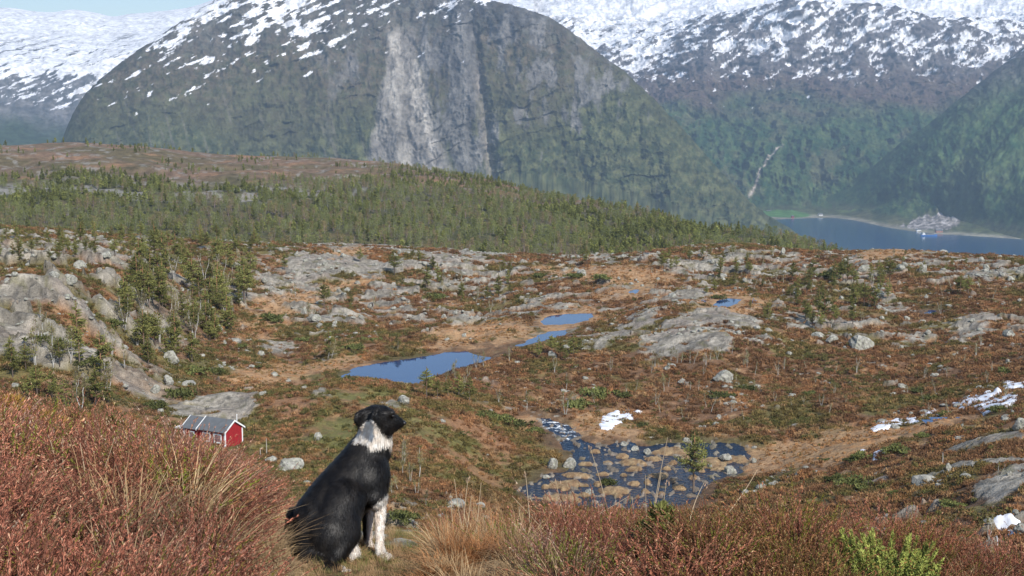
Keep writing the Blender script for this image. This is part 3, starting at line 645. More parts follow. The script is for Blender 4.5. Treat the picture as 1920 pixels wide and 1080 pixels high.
def haze():
    bm = bmesh.new(); bmesh.ops.create_cube(bm, size=1); me = bpy.data.meshes.new('haze'); bm.to_mesh(me); bm.free()
    o = link('haze', me); o.scale = (30000, 14600, 2300); o.location = (0, 6300, -525+1150)
    m = bpy.data.materials.new('haze'); m.use_nodes = True; nt = m.node_tree; nt.nodes.clear(); out = nt.nodes.new('ShaderNodeOutputMaterial')
    pv = nt.nodes.new('ShaderNodeVolumePrincipled'); pv.inputs['Density'].default_value = HAZE; pv.inputs['Color'].default_value = (.58, .77, 1, 1); pv.inputs['Anisotropy'].default_value = .2
    nt.links.new(pv.outputs[0], out.inputs['Volume']); me.materials.append(m); tag(o, 'thin blue haze filling the air between the moor and the mountains', kind='stuff')
HAZE = 7.5e-5
haze()
cd = bpy.data.cameras.new('camera'); cam = bpy.data.objects.new('camera', cd); C.objects.link(cam); scene.camera = cam
cd.sensor_width = 36; cd.lens = F/1920*36; cd.clip_start = .1; cd.clip_end = 40000
cam.location = (0, 0, 0); cam.rotation_euler = (pi/2-PITCH, 0, 0)
scene.view_settings.view_transform = 'Standard'; scene.view_settings.look = 'None'; scene.view_settings.exposure = .5; scene.view_settings.gamma = 1
scene.render.resolution_x = 1024; scene.render.resolution_y = 576
scene.cycles.max_bounces = 5; scene.cycles.volume_bounces = 0; scene.cycles.diffuse_bounces = 2; scene.cycles.glossy_bounces = 2; scene.cycles.transparent_max_bounces = 8
# ---------------------------------------------------------------- little mesh builder (quads with colours)
class MB:
    def __init__(s): s.v = []; s.f = []; s.c = []; s.n = 0
    def add(s, V, Fc, col):
        V = np.asarray(V, float).reshape(-1, 3); Fc = np.asarray(Fc).reshape(-1, 4)
        s.v.append(V); s.f.append(Fc+s.n); s.c.append(np.broadcast_to(np.asarray(col, float), (len(V), 3))); s.n += len(V)
    def tube(s, P, R, col, k=5):
        P = np.asarray(P, float); n = len(P); R = np.broadcast_to(R, (n,)); T = np.gradient(P, axis=0); T /= np.linalg.norm(T, axis=1, keepdims=True)+1e-9
        ref = np.where(np.abs(T[:, 2:3]) < .9, [[0, 0, 1.]], [[1., 0, 0]]); U = np.cross(T, ref); U /= np.linalg.norm(U, axis=1, keepdims=True)+1e-9; W = np.cross(T, U)
        a = np.arange(k)*2*pi/k; V = P[:, None]+R[:, None, None]*(U[:, None]*np.cos(a)[:, None]+W[:, None]*np.sin(a)[:, None])
        i = np.arange(n*k).reshape(n, k); j = np.roll(i, -1, 1)
        Fc = np.stack([i[:-1], j[:-1], j[1:], i[1:]], -1).reshape(-1, 4)
        c = np.asarray(col, float); c = np.repeat(c, k, 0) if c.ndim == 2 else c
        s.add(V, Fc, c)
    def leaves(s, Ctr, size, col, nrm=None, asp=1., axis=None, seed=None):
        """loose small quads; Ctr n x 3, size n"""
        n = len(Ctr); g = rng.normal(size=(n, 3)); g /= np.linalg.norm(g, axis=1, keepdims=True)
        if nrm is not None: g = g*.7+nrm; g /= np.linalg.norm(g, axis=1, keepdims=True)
        h = rng.normal(size=(n, 3)) if axis is None else axis
        u = h-(h*g).sum(1, keepdims=True)*g; u /= np.linalg.norm(u, axis=1, keepdims=True)+1e-9; w = np.cross(g, u)
        size = np.broadcast_to(size, (n,))[:, None]; a = u*size*asp; b = w*size
        V = np.stack([Ctr-a, Ctr+b*.6, Ctr+a, Ctr-b*.6], 1); i = np.arange(4*n).reshape(n, 4)
        c = np.asarray(col, float); c = np.repeat(c, 4, 0) if c.ndim == 2 else c
        s.add(V, i, c)
    def mesh(s, name, smooth=False):
        return mesh_np(name, np.concatenate(s.v), np.concatenate(s.f), np.concatenate(s.c), smooth)

def leaf_mat(name, tint=False, rough=.8, var=.35, spec=.15, trans=0.):
    m, nt, b = newmat(name); at = nd(nt, 'ShaderNodeAttribute', _attribute_name='col'); cur_ = at.outputs[0]
    oi = nt.nodes.new('ShaderNodeObjectInfo'); mr = nd(nt, 'ShaderNodeMapRange'); mr.inputs[3].default_value = 1-var; mr.inputs[4].default_value = 1+var
    nt.links.new(oi.outputs['Random'], mr.inputs[0])
    def mul(a, bb):
        mx = nt.nodes.new('ShaderNodeMix'); mx.data_type = 'RGBA'; mx.blend_type = 'MULTIPLY'; mx.inputs[0].default_value = 1
        nt.links.new(a, mx.inputs[6]); nt.links.new(bb, mx.inputs[7]); return mx.outputs[2]
    cur_ = mul(cur_, mr.outputs[0])
    if tint:
        t = nd(nt, 'ShaderNodeAttribute', _attribute_name='tint', _attribute_type='INSTANCER'); cur_ = mul(cur_, t.outputs[0])
    nt.links.new(cur_, b.inputs['Base Color']); b.inputs['Roughness'].default_value = rough; b.inputs['Specular IOR Level'].default_value = spec
    if trans:
        out = nt.nodes['Material Output']; tr = nt.nodes.new('ShaderNodeBsdfTranslucent'); nt.links.new(cur_, tr.inputs[0]); ms = nt.nodes.new('ShaderNodeMixShader'); ms.inputs[0].default_value = trans
        nt.links.new(b.outputs[0], ms.inputs[1]); nt.links.new(tr.outputs[0], ms.inputs[2]); nt.links.new(ms.outputs[0], out.inputs[0])
    return m
mat_leaf = leaf_mat('needles', trans=.15); mat_bark = leaf_mat('bark'); mat_tint = leaf_mat('ground plants', tint=True, trans=.2, var=.2)
mat_white = leaf_mat('birch bark', rough=.6, var=.1)

def scatter(name, protos, P, rot, sc, idx, tint=None, label=None):
    """many small plants or stones as one object: the prototypes are copied onto the points"""
    n = len(P); me = bpy.data.meshes.new(name); me.vertices.add(n); me.vertices.foreach_set('co', np.asarray(P, np.float32).ravel())
    def at(nm, ty, key, arr): a = me.attributes.new(nm, ty, 'POINT'); a.data.foreach_set(key, np.asarray(arr).ravel())
    at('rot', 'FLOAT_VECTOR', 'vector', np.asarray(rot, np.float32)); sc = np.asarray(sc, np.float32)
    if sc.ndim == 1: sc = np.repeat(sc[:, None], 3, 1)
    at('sca', 'FLOAT_VECTOR', 'vector', sc); at('idx', 'INT', 'value', np.asarray(idx, np.int32))
    tint = np.ones((n, 3)) if tint is None else np.asarray(tint)
    at('tint', 'FLOAT_VECTOR', 'vector', tint.astype(np.float32))
    me.update(); o = link(name, me)
    ng = bpy.data.node_groups.new(name, 'GeometryNodeTree'); ng.interface.new_socket('Geometry', in_out='INPUT', socket_type='NodeSocketGeometry'); ng.interface.new_socket('Geometry', in_out='OUTPUT', socket_type='NodeSocketGeometry')
    N = ng.nodes.new; Lk = ng.links.new; gi = N('NodeGroupInput'); go = N('NodeGroupOutput'); g2i = N('GeometryNodeGeometryToInstance')
    for p in reversed(protos):
        oi = N('GeometryNodeObjectInfo'); oi.inputs['Object'].default_value = p; oi.inputs['As Instance'].default_value = False; Lk(oi.outputs['Geometry'], g2i.inputs[0])
    ip = N('GeometryNodeInstanceOnPoints'); ip.inputs['Pick Instance'].default_value = True
    def na(nm, ty): a = N('GeometryNodeInputNamedAttribute'); a.data_type = ty; a.inputs['Name'].default_value = nm; return a.outputs[0]
    er = N('FunctionNodeEulerToRotation'); Lk(na('rot', 'FLOAT_VECTOR'), er.inputs[0])
    Lk(gi.outputs[0], ip.inputs['Points']); Lk(g2i.outputs[0], ip.inputs['Instance']); Lk(na('idx', 'INT'), ip.inputs['Instance Index']); Lk(er.outputs[0], ip.inputs['Rotation']); Lk(na('sca', 'FLOAT_VECTOR'), ip.inputs['Scale'])
    Lk(ip.outputs[0], go.inputs[0]); md = o.modifiers.new('scatter', 'NODES'); md.node_group = ng
    tag(o, label, kind='stuff'); return o
def proto(name, me, mat):
    me.materials.append(mat); return bpy.data.objects.new(name, me)      # never linked to the scene itself

# ---------------------------------------------------------------- pines
def pine_meshes(h, seed, quads=2800, wid=.24, bare=.22, leaf=.085):
    r_ = np.random.default_rng(seed); t = MB(); n = 9; zz = np.linspace(0, h, n)
    bend = np.cumsum(r_.normal(0, .02*h/n, (n, 2)), 0); P = np.c_[bend, zz]; P[0, 2] = -.5
    rad = .018*h*(1-zz/h*.85)+.015
    t.tube(P, rad, np.array([mix(c3(.13, .10, .08), c3(.30, .15, .08), float(ss(.2, .7, q/h))) for q in zz]), 6)
    cr = MB(); nb = int(26+h*2); C_, S_, K_ = [], [], []
    for i in range(nb):
        u = (i+r_.random())/nb; z = h*(bare+(1-bare)*u)*.98; a = r_.random()*2*pi
        shape = (math.sin(pi*min(1, (u*.9+.17)))**.7)*(1-u*.35)
        ln = h*wid*shape*r_.uniform(.55, 1.15)+.15; bx = np.interp(z, zz, P[:, 0]); by = np.interp(z, zz, P[:, 1])
        tip = np.array([bx+cos(a)*ln, by+sin(a)*ln, z+ln*r_.uniform(-.05, .45)]); b0 = np.array([bx, by, z-.1*ln])
        midp = (b0+tip)/2+np.array([0, 0, -.06*ln]); t.tube([b0, midp, tip], [.012*h*.5+.01, .02, .008], c3(.16, .10, .07), 4)
        m = max(6, int(quads/nb*shape*1.4)); w_ = r_.random(m)**.6; c = b0[None]*(1-w_[:, None])+tip[None]*w_[:, None]
        c = c+r_.normal(size=(m, 3))*np.array([.16, .16, .07])*ln*.9*(.4+w_[:, None]); c[:, 2] += .05*ln
        C_.append(c); shade = .75+.5*r_.random((m, 1)); K_.append(mix(c3(.11, .125, .036), c3(.27, .25, .075), r_.random(m)*.9)*shade)
    Cc = np.concatenate(C_); K = np.concatenate(K_)
    cr.leaves(Cc, leaf*(.6+.8*r_.random(len(Cc)))*(.6+h*.07), K, nrm=np.array([[0, 0, .6]]), asp=1.6)
    return t.mesh('trunk', True), cr.mesh('crown')
def birch_meshes(h, seed, stems=2, twigs=1100):
    r_ = np.random.default_rng(seed); t = MB(); c = MB(); tips = []
    for s_ in range(stems):
        a = r_.random()*2*pi; lean = r_.uniform(.03, .22); n = 8; u = np.linspace(0, 1, n); hh = h*r_.uniform(.75, 1)
        P = np.c_[cos(a)*lean*hh*u+np.cumsum(r_.normal(0, .022*hh, n)), sin(a)*lean*hh*u+np.cumsum(r_.normal(0, .022*hh, n)), hh*u]; P[0, 2] = -.4
        t.tube(P, (.011*h*(1-u*.85)+.010)*.9, np.array([mix(c3(.24, .22, .19), c3(.50, .48, .44), float(ss(0, .2, q))) for q in u]), 5)
        for b in range(9):
            k = r_.uniform(.3, .98); i = min(n-2, int(k*(n-1))); f = k*(n-1)-i; b0 = P[i]*(1-f)+P[i+1]*f; aa = r_.random()*2*pi; ln = hh*.26*r_.uniform(.5, 1)*(1.15-k)*1.6
            tip = b0+np.array([cos(aa)*ln*.7, sin(aa)*ln*.7, ln*r_.uniform(.5, .95)]); mid = (b0+tip)/2+r_.normal(0, .05*ln, 3)
            t.tube([b0, mid, tip], [.018, .013, .006], c3(.34, .30, .27), 3); tips.append((b0, tip, ln))
    m = twigs//max(1, len(tips)); Cs = []; Ax = []
    for b0, tip, ln in tips:
        w_ = r_.random((m, 1)); Cs.append(b0*(1-w_)+tip*w_+r_.normal(size=(m, 3))*ln*.26*(.3+w_)); Ax.append(np.repeat((tip-b0)[None], m, 0)+r_.normal(size=(m, 3))*ln*.6+[0, 0, .3*ln])
    Cc = np.concatenate(Cs); c.leaves(Cc, .036*(.7+.6*r_.random(len(Cc))), mix(c3(.24, .17, .12), c3(.24, .23, .08), (r_.random(len(Cc)) < .6)*1.), asp=3.2, axis=np.concatenate(Ax))
    return t.mesh('trunk', True), c.mesh('crown')
def bush_mesh(r_seed, n=420, w=1.0, h=.6, c0=(.060, .072, .022), c1=(.155, .160, .050), leaf=.07, up=.6, asp=1.8):
    r_ = np.random.default_rng(r_seed); b = MB(); k = 14
    cen = np.c_[r_.normal(0, .38*w, (k, 2)), np.abs(r_.normal(.25*h, .2*h, k))]; rad = r_.uniform(.25, .5, k)*w
    i = r_.integers(0, k, n); d = r_.normal(size=(n, 3)); d /= np.linalg.norm(d, axis=1, keepdims=True); d[:, 2] = np.abs(d[:, 2])
    P = cen[i]+d*rad[i][:, None]*np.array([1, 1, h/w])*r_.random((n, 1))**.35; P[:, 2] = np.maximum(P[:, 2], 0.0)
    b.leaves(P, leaf*(.6+.8*r_.random(n)), mix(np.array(c0), np.array(c1), r_.random(n)), nrm=d*.4, asp=asp, axis=d+np.array([0, 0, up])); return b.mesh('crown')

LAND = [(420, 815, 'the red cabin'), (700, 725, 'the top of the green knoll'), (800, 700, 'the long blue lake'), (1060, 605, 'the smaller upper lake'), (1290, 640, 'the broad bare rock dome'),
 (1130, 880, 'the stony river shallows'), (1845, 760, 'the large snow patch'), (1680, 800, 'the narrow snow patch'), (1160, 790, 'the snow patch above the river'), (1617, 642, 'the big split boulder'),
 (1365, 568, 'the round tarn'), (1820, 620, 'the smooth tilted slab'), (620, 498, 'the pale slabs behind the bog'), (90, 590, 'the grey cliff'), (330, 590, 'the wooded slope'), (540, 560, 'the tan bog track'),
 (1750, 470, 'the moor edge above the fjord'), (1400, 462, 'the low rise on the moor edge'), (1080, 485, 'the leaning rock at the moor edge'), (250, 450, 'the bare snag on the skyline'), (1590, 560, 'the green thicket on the moor'),
 (1355, 705, 'the flat boulder on the heath'), (560, 655, 'the low rock wall'), (840, 560, 'the rough heath behind the lake'), (890, 480, 'the middle of the moor edge'), (1680, 700, 'the open heath slope'), (1700, 895, 'the grey slab stripe'), (860, 790, 'the knoll flank'), (1800, 520, 'the boulder field at the far side'), (80, 720, 'the foot of the cliff'), (470, 470, 'the boulders above the wood')]
ORD = 'first second third fourth fifth sixth seventh eighth ninth tenth eleventh twelfth thirteenth fourteenth fifteenth sixteenth seventeenth eighteenth nineteenth twentieth'.split()
def ordn(i):
    if i < 20: return ORD[i]
    t = ['twenty', 'thirty', 'forty', 'fifty', 'sixty', 'seventy'][(i+1)//10-2]; u = (i+1) % 10
    return (t[:-1]+'ieth') if u == 0 else t+'-'+ORD[u-1]
def label_all(items, group):
    """items: (object, px, py, adjective words, kind words, category); ordinal from the left among the same words beside the same landmark"""
    cells = {}
    for it in items:
        o, px, py, adj, kind, cat = it
        lm = min(LAND, key=lambda q: (q[0]-px)**2+((q[1]-py)*1.8)**2)[2]; cells.setdefault((adj, kind, lm), []).append(it)
    for (adj, kind, lm), L_ in cells.items():
        L_.sort(key=lambda q: q[1]); n = len(L_)
        for i, it in enumerate(L_):
            if n == 1: s = f'only {adj} {kind} by {lm}'
            elif i == 0: s = f'leftmost of the {adj} {kind}s by {lm}'
            elif i == n-1: s = f'rightmost of the {adj} {kind}s by {lm}'
            else: s = f'{adj} {kind}, {ordn(i)} from the left by {lm}'
            s = s.replace('birchs', 'birches').replace('bushs', 'bushes'); tag(it[0], s, it[5], group)

def place_tree(kind, protos, px, py, hpx, lo=None, hmin=1.5, hmax=9.5, mats=None):
    p = hit(px, py, lo)
    if p is None: return None
    h = min(hmax, max(hmin, hpx*p[3]/F)); i = random.randrange(len(protos)); (tm, cm, h0) = protos[i]
    o = empty(kind, (p[0], p[1], p[2]-.05), random.random()*2*pi); s = h/h0; o.scale = (s*random.uniform(.9, 1.15), s*random.uniform(.9, 1.15), s)
    a = link('trunk', tm, None, o); b = link('crown', cm, None, o)
    return o, h
def mkprotos(fn, specs, m1, m2):
    out = []
    for sp in specs:
        t, c = fn(**sp); t.materials.append(m1); c.materials.append(m2); out.append((t, c, sp['h']))
    return out
PINES = mkprotos(pine_meshes, [dict(h=7, seed=i, wid=w, bare=b) for i, (w, b) in enumerate([(.22, .25), (.27, .3), (.2, .12), (.25, .18), (.30, .35), (.18, .1), (.24, .05)])], mat_bark, mat_leaf)
BIRCH = mkprotos(birch_meshes, [dict(h=5, seed=40+i, stems=s) for i, s in enumerate([1, 2, 3, 2, 1, 3])], mat_white, mat_leaf)
BARE = mkprotos(birch_meshes, [dict(h=4, seed=60+i, stems=s, twigs=260) for i, s in enumerate([1, 2, 1])], mat_white, mat_leaf)

pine_major = [(145,645,80),(37,490,35),(120,495,38),(290,480,58),(190,715,95),(180,765,80),(20,680,50),(70,745,60),(270,665,85),(300,590,95),(395,600,80),(405,640,60),(430,505,55),(410,560,70),(330,640,60),(470,520,50),(360,680,60),(250,540,55),
 (608,578,50),(617,672,55),(800,545,50),(820,530,40),(935,555,45),(740,520,48),(745,655,25),(880,755,55),(800,745,60),(860,745,50),(840,750,45),(820,748,40),(1010,672,40),(1035,668,42),(1050,675,36),(1075,665,42),(1090,660,34),(1060,678,30),
 (1100,498,34),(1245,505,38),(1355,500,30),(1350,525,40),(1545,610,62),(1535,590,50),(1600,580,45),(1620,575,48),(1600,540,36),(1650,545,38),(1665,560,38),(1510,600,40),(1560,545,34),(1800,552,36),(1815,554,38),(1795,550,30),(1668,535,50),
 (1845,470,20),(1860,472,22),(1875,470,18),(1830,466,16),(1890,474,16),(1905,478,14),(1785,500,16),(518,898,34),(1300,925,118),(1440,600,40),(1380,515,34),(320,440,22),(345,442,20),(12,450,30),(60,480,30),(155,445,26),(175,440,28)]
pine_fill = [([(235,500),(330,480),(480,490),(470,560),(430,640),(340,690),(250,690),(230,600)], 66, 44, 78), ([(0,435),(480,455),(520,470),(470,490),(260,480),(100,500),(0,500)], 62, 16, 36), ([(0,660),(100,690),(260,690),(240,770),(0,760)], 9, 36, 62),
 ([(500,470),(950,490),(980,560),(700,600),(520,560)], 22, 16, 34), ([(1180,480),(1450,470),(1440,600),(1300,540),(1180,520)], 22, 16, 32), ([(1470,520),(1670,520),(1650,600),(1500,640)], 26, 28, 46), ([(1670,470),(1920,490),(1920,540),(1680,520)], 12, 10, 20)]
def in_poly(P, n, r_):
    P = np.array(P, float); out = []
    while len(out) < n:
        q = r_.uniform(P.min(0), P.max(0), (200, 2)); m = poly_sd(P, q[:, 0], q[:, 1]) < 0; out += list(q[m])
    return np.array(out[:n])
def water_hit(px, py):
    for k, (lv, P) in WATER.items():
        p = plane_pt(px, py, -51.8 if lv is None else lv)
        if poly_sd(P, np.array([p[0]]), np.array([p[1]]))[0] < .5: return True
    return False
R3 = np.random.default_rng(33); items = []
for (px, py, hp) in pine_major:
    q = place_tree('pine_tree', PINES, px, py, hp)
    if q: items.append((q[0], px, py, ('tall' if q[1] > 6 else 'middling' if q[1] > 3.6 else 'small')+' green', 'pine', 'tree'))
for poly, n, h0, h1 in pine_fill:
    for (px, py) in in_poly(poly, n, R3):
        if water_hit(px, py): continue
        q = place_tree('pine_tree', PINES, px, py, R3.uniform(h0, h1))
        if q: items.append((q[0], px, py, ('tall' if q[1] > 6 else 'middling' if q[1] > 3.6 else 'small')+' green', 'pine', 'tree'))
label_all(items, 'scots pines on the moor'); N_PINE = len(items)
items = []
birch_major = [(235,620,70),(268,600,60),(320,640,80),(150,770,80),(78,615,45),(100,690,55),(330,645,60),(395,610,50),(365,640,60),(620,600,30),(580,605,36),(615,675,34),(622,674,40),(745,658,22),(955,680,30),(905,690,36),(850,700,30),(988,770,40),(1245,735,40),(1235,690,24),(1278,685,30),(1295,683,34),(1270,682,28),(1345,675,26),(1300,684,30),(1355,672,26),(1400,690,30),(1320,680,24),(1155,870,34),(1060,780,60),(1040,700,30),(1175,465,22),(1395,790,24),
 (1605,700,30),(1840,648,24),(1850,720,26),(1830,672,30),(1885,748,26),(1755,740,34),(1565,740,28),(1567,700,24),(1460,705,30),(1635,545,36),(1785,548,30),(1100,475,20),(1375,480,20),(1870,905,40),(1855,1025,60),(770,905,50),(755,890,50),(1115,760,26),(935,757,30),(1620,610,22),(1764,592,26),(1560,615,24),(1617,608,24),(1665,570,22),(1860,700,24)]
birch_fill = [([(230,520),(470,500),(440,680),(240,700)], 26, 40, 70), ([(800,650),(1000,650),(990,720),(840,745)], 12, 24, 40), ([(1130,680),(1440,660),(1420,740),(1150,740)], 22, 18, 34), ([(1450,640),(1900,640),(1900,780),(1450,780)], 22, 16, 28), ([(520,480),(1000,500),(980,600),(560,600)], 24, 14, 26), ([(1150,480),(1900,480),(1900,620),(1150,540)], 28, 12, 24), ([(1050,720),(1400,740),(1380,800),(1060,780)], 10, 22, 36), ([(720,860),(820,880),(820,960),(740,950)], 7, 36, 60), ([(60,640),(220,620),(260,760),(60,760)], 9, 45, 75)]
for j, (px, py, hp) in enumerate(birch_major+[(a, b, R3.uniform(h0, h1)) for poly, n, h0, h1 in birch_fill for (a, b) in in_poly(poly, n, R3)]):
    if water_hit(px, py): continue
    bare = px > 1100 and R3.random() < .6
    q = place_tree('birch_tree', BARE if bare else BIRCH, px, py, hp, hmin=1.2, hmax=7.5)
    if q: items.append((q[0], px, py, 'thin pale leafless' if bare else 'fine twigged white', 'birch', 'tree'))
label_all(items, 'birches scattered over the moor'); N_BIRCH = len(items)
# junipers and dark low bushes
BUSH = []
for i in range(5):
    m = bush_mesh(80+i, n=650, w=1.0, h=.62); m.materials.append(mat_leaf); BUSH.append(m)
items = []
bush_major = [(930,790,60),(1000,810,40),(970,800,50),(900,780,44),(1120,745,60),(1165,745,36),(1080,765,60),(1140,907,40),(1355,745,50),(1400,730,40),(1210,800,30),(1620,862,50),(1600,865,40),(1680,850,50),(1730,820,34),(1520,740,30),(1730,735,40),(1740,750,36),(1215,800,24),(1600,915,70),(1570,905,50),(1680,930,40),(520,600,50),(500,595,34),(665,655,40),(700,640,36),(820,560,40),(355,700,60),(330,745,60),(290,765,50),(400,700,40),(460,735,30),(1890,700,40),(1870,770,40),(1750,870,24),(760,975,60),(700,770,30),(1010,520,30),(1075,520,40),(1130,525,40),(1350,400+160,30),(1560,520,40),(860,815,30),(215,610,40),(110,650,60),(70,640,40),(160,700,50),(1545,865,30),(1775,780,34),(1790,950,50),(570,640,34),(450,650,30),(480,690,24)]
for (px, py, wp) in bush_major:
    if water_hit(px, py) and (px, py) != (1140, 907): continue
    p = hit(px, py)
    if p is None: continue
    o = link('juniper_bush', random.choice(BUSH)); s = wp*p[3]/F/1.7; o.location = (p[0], p[1], p[2]-.05); o.scale = (s, s, s*random.uniform(.55, .9)); o.rotation_euler = (0, 0, random.random()*6.28)
    items.append((o, px, py, 'low green', 'juniper bush', 'bush'))
label_all(items, 'juniper bushes on the moor')

# ---------------------------------------------------------------- boulders
def rock_mesh(seed, sub=4, flat=.7, cuts=9, rough=.10):
    r_ = np.random.default_rng(seed); bm = bmesh.new(); bmesh.ops.create_icosphere(bm, subdivisions=sub, radius=1)
    V = np.array([v.co[:] for v in bm.verts])
    Fc = np.array([[v.index for v in f.verts] for f in bm.faces]); bm.free()
    for _ in range(cuts):
        n = r_.normal(size=3); n[2] = abs(n[2])*.8+.05; n /= np.linalg.norm(n); d = r_.uniform(.58, .88); k = V@n-d; V = V-np.where(k > 0, k, 0)[:, None]*n*.92
    L_ = np.linalg.norm(V, axis=1); o = r_.uniform(0, 50, 2)
    dn = fbm(V[:, 0]*1.3+o[0]+V[:, 2], V[:, 1]*1.3+o[1]-V[:, 2], 1.0, 3, seed % 97)*rough*1.6+fbm(V[:, 0]*3+V[:, 2]*2+o[0], V[:, 1]*3+o[1], .5, 3, seed % 89)*rough*.5
    V = V*(1+dn[:, None]); V[:, 2] *= flat
    s1 = fbm(V[:, 0]*2+5+o[0], V[:, 1]*2+V[:, 2]*2, 1, 4, 7); s2 = fbm(V[:, 0]*6+o[0], V[:, 1]*6+V[:, 2]*5, 1, 3, 9)
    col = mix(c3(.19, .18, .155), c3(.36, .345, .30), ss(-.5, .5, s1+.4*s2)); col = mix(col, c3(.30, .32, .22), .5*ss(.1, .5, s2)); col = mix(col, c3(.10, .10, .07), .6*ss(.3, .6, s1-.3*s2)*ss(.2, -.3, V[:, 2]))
    me = bpy.data.meshes.new('rock'); me.from_pydata([tuple(v) for v in V], [], [tuple(int(i) for i in f) for f in Fc]); me.update()
    a = me.color_attributes.new('col', 'FLOAT_COLOR', 'POINT'); cc = np.ones((len(V), 4), np.float32); cc[:, :3] = col; a.data.foreach_set('color', cc.ravel())
    for p in me.polygons: p.use_smooth = sub > 3 and False
    return me
mat_rock = land_mat('lichened rock', [(1.5, 5, .7, 1.3), (7, 4, .75, 1.25)], [(2.5, 6, .7, .25), (14, 3, .5, .05)], rough=.9)
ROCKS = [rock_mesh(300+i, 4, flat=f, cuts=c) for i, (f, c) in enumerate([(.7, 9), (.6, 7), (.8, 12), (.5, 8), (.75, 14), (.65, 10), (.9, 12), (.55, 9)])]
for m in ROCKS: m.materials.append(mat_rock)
boul = [(1617,655,44,30),(1534,634,26,11),(1560,642,24,16),(1357,718,46,24),(1420,728,16,8),(1036,672,22,14),(969,684,14,7),(1892,632,24,16),(1091,515,20,12),(833,600,12,12),(833,513,12,12),(570,590,16,16),(590,602,40,14),(651,548,14,10),(634,549,12,8),(693,577,10,8),(677,597,10,8),(733,612,8,7),(749,478,12,12),(556,480,10,10),(1732,514,16,14),(1650,556,18,12),(1620,512,26,12),(1690,505,20,10),(1495,555,10,10),(1468,478,10,12),(1825,465,14,12),(1900,472,12,10),(1896,528,18,12),(1840,490,10,8),(1850,505,12,10),(1390,495,20,10),(1397,528,12,8),
 (1036,880,24,22),(1067,876,26,22),(1214,853,18,11),(1369,890,26,20),(1363,862,26,12),(1414,868,14,12),(1169,838,20,12),(1287,829,14,8),(1190,846,22,8),(1025,898,16,9),(1105,928,20,8),(1415,842,10,6),(1240,838,12,5),(1330,878,14,7),
 (541,884,54,32),(508,868,22,12),(1914,808,28,24),(1887,790,26,10),(1780,887,16,18),(1893,892,14,8),(595,828,18,16),(568,732,16,10),(494,742,18,9),(756,758,26,18),(914,856,8,5),(920,772,10,6),(830,792,14,6),(1480,668,14,9),(1675,745,18,8),(1692,728,22,10),(1752,708,16,8),(1790,668,18,6),(1765,690,14,6),(1690,655,10,8),(1740,628,12,8),(1348,785,16,8),(1485,745,20,8),(1535,805,8,5),(1920,1000,34,22),(1905,965,14,8),(1640,545,14,8),(1655,600,10,8),(1738,560,10,7),(1700,600,14,8),(490,668,16,12),(515,706,18,8),(540,716,14,6),(470,690,14,6),(320,680,30,24),(290,740,20,16),(315,720,24,18),(300,775,16,10),
 (28,520,14,8),(200,485,20,12),(150,505,26,16),(330,495,20,16),(210,460,14,8),(257,458,12,6),(350,520,18,14),(450,512,12,14),(110,470,12,5),(90,450,10,5),(60,465,12,5),(130,540,26,18),(100,520,20,10),(410,620,16,16),(420,645,12,8),(310,642,20,10)]
Rb = np.random.default_rng(44)
bfill = [([(1450,470),(1920,480),(1920,620),(1500,600)], 44, 5, 13), ([(960,480),(1450,470),(1450,560),(1150,540),(960,560)], 36, 5, 12), ([(500,470),(960,480),(960,640),(700,640),(480,560)], 48, 5, 13), ([(0,440),(480,460),(450,520),(0,520)], 22, 5, 12), ([(1430,620),(1920,640),(1920,820),(1500,760)], 14, 5, 10)]
boul += [(a, b, w_ := Rb.uniform(w0, w1), w_*Rb.uniform(.45, .8)) for poly, n, w0, w1 in bfill for (a, b) in in_poly(poly, n, Rb)]
items = []
for j, (px, py, wp, hp) in enumerate(boul):
    p = hit(px, py)
    if p is None or (water_hit(px, py) and not (950 < px < 1450 and 820 < py < 950)): continue
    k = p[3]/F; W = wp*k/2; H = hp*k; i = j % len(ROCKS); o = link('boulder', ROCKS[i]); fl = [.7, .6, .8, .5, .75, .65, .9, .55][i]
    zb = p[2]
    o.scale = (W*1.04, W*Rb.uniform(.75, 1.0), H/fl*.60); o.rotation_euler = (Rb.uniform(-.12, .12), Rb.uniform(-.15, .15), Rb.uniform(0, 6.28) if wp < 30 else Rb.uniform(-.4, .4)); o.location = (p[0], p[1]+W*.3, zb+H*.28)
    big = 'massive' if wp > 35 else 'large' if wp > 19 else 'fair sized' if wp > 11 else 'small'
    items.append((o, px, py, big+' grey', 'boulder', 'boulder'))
label_all(items, 'boulders strewn over the moor'); N_BOUL = len(items)

# ---------------------------------------------------------------- things nobody could count
def view_pts(n, r0, r1, seed, pw=1.0, spread=21.8):
    r_ = np.random.default_rng(seed); u = r_.random(n); r = (r0**(2*pw)+(r1**(2*pw)-r0**(2*pw))*u)**(1/(2*pw)); a = np.radians(r_.uniform(-spread, spread, n)); return r*np.sin(a), r*np.cos(a), r_
STON = [proto('stone', rock_mesh(400+i, 2, .6, 6), mat_rock) for i in range(4)]
x, y, r_ = view_pts(26000, 70, 455, 71, .85); z, M = ground_near(x, y, want=True)
keep = (fbm(x, y, 16, 3, 801)+.25*M['rock']+r_.normal(0, .16, len(x)) > .42) & (M['knoll'] < .4) & (M['wet'] < .5) & (M['tan'] < .5)
x, y, z = x[keep], y[keep], z[keep]; n = len(x); s = r_.gamma(2.0, .14, n)+.09
sc = np.c_[s, s*r_.uniform(.7, 1.2, n), s*r_.uniform(.6, 1.1, n)]
scatter('stones', STON, np.c_[x, y, z+s*.1], np.c_[r_.uniform(-.3, .3, (n, 2)), r_.uniform(0, 6.28, n)], sc, r_.integers(0, 4, n), label='small grey stones strewn over the heath')
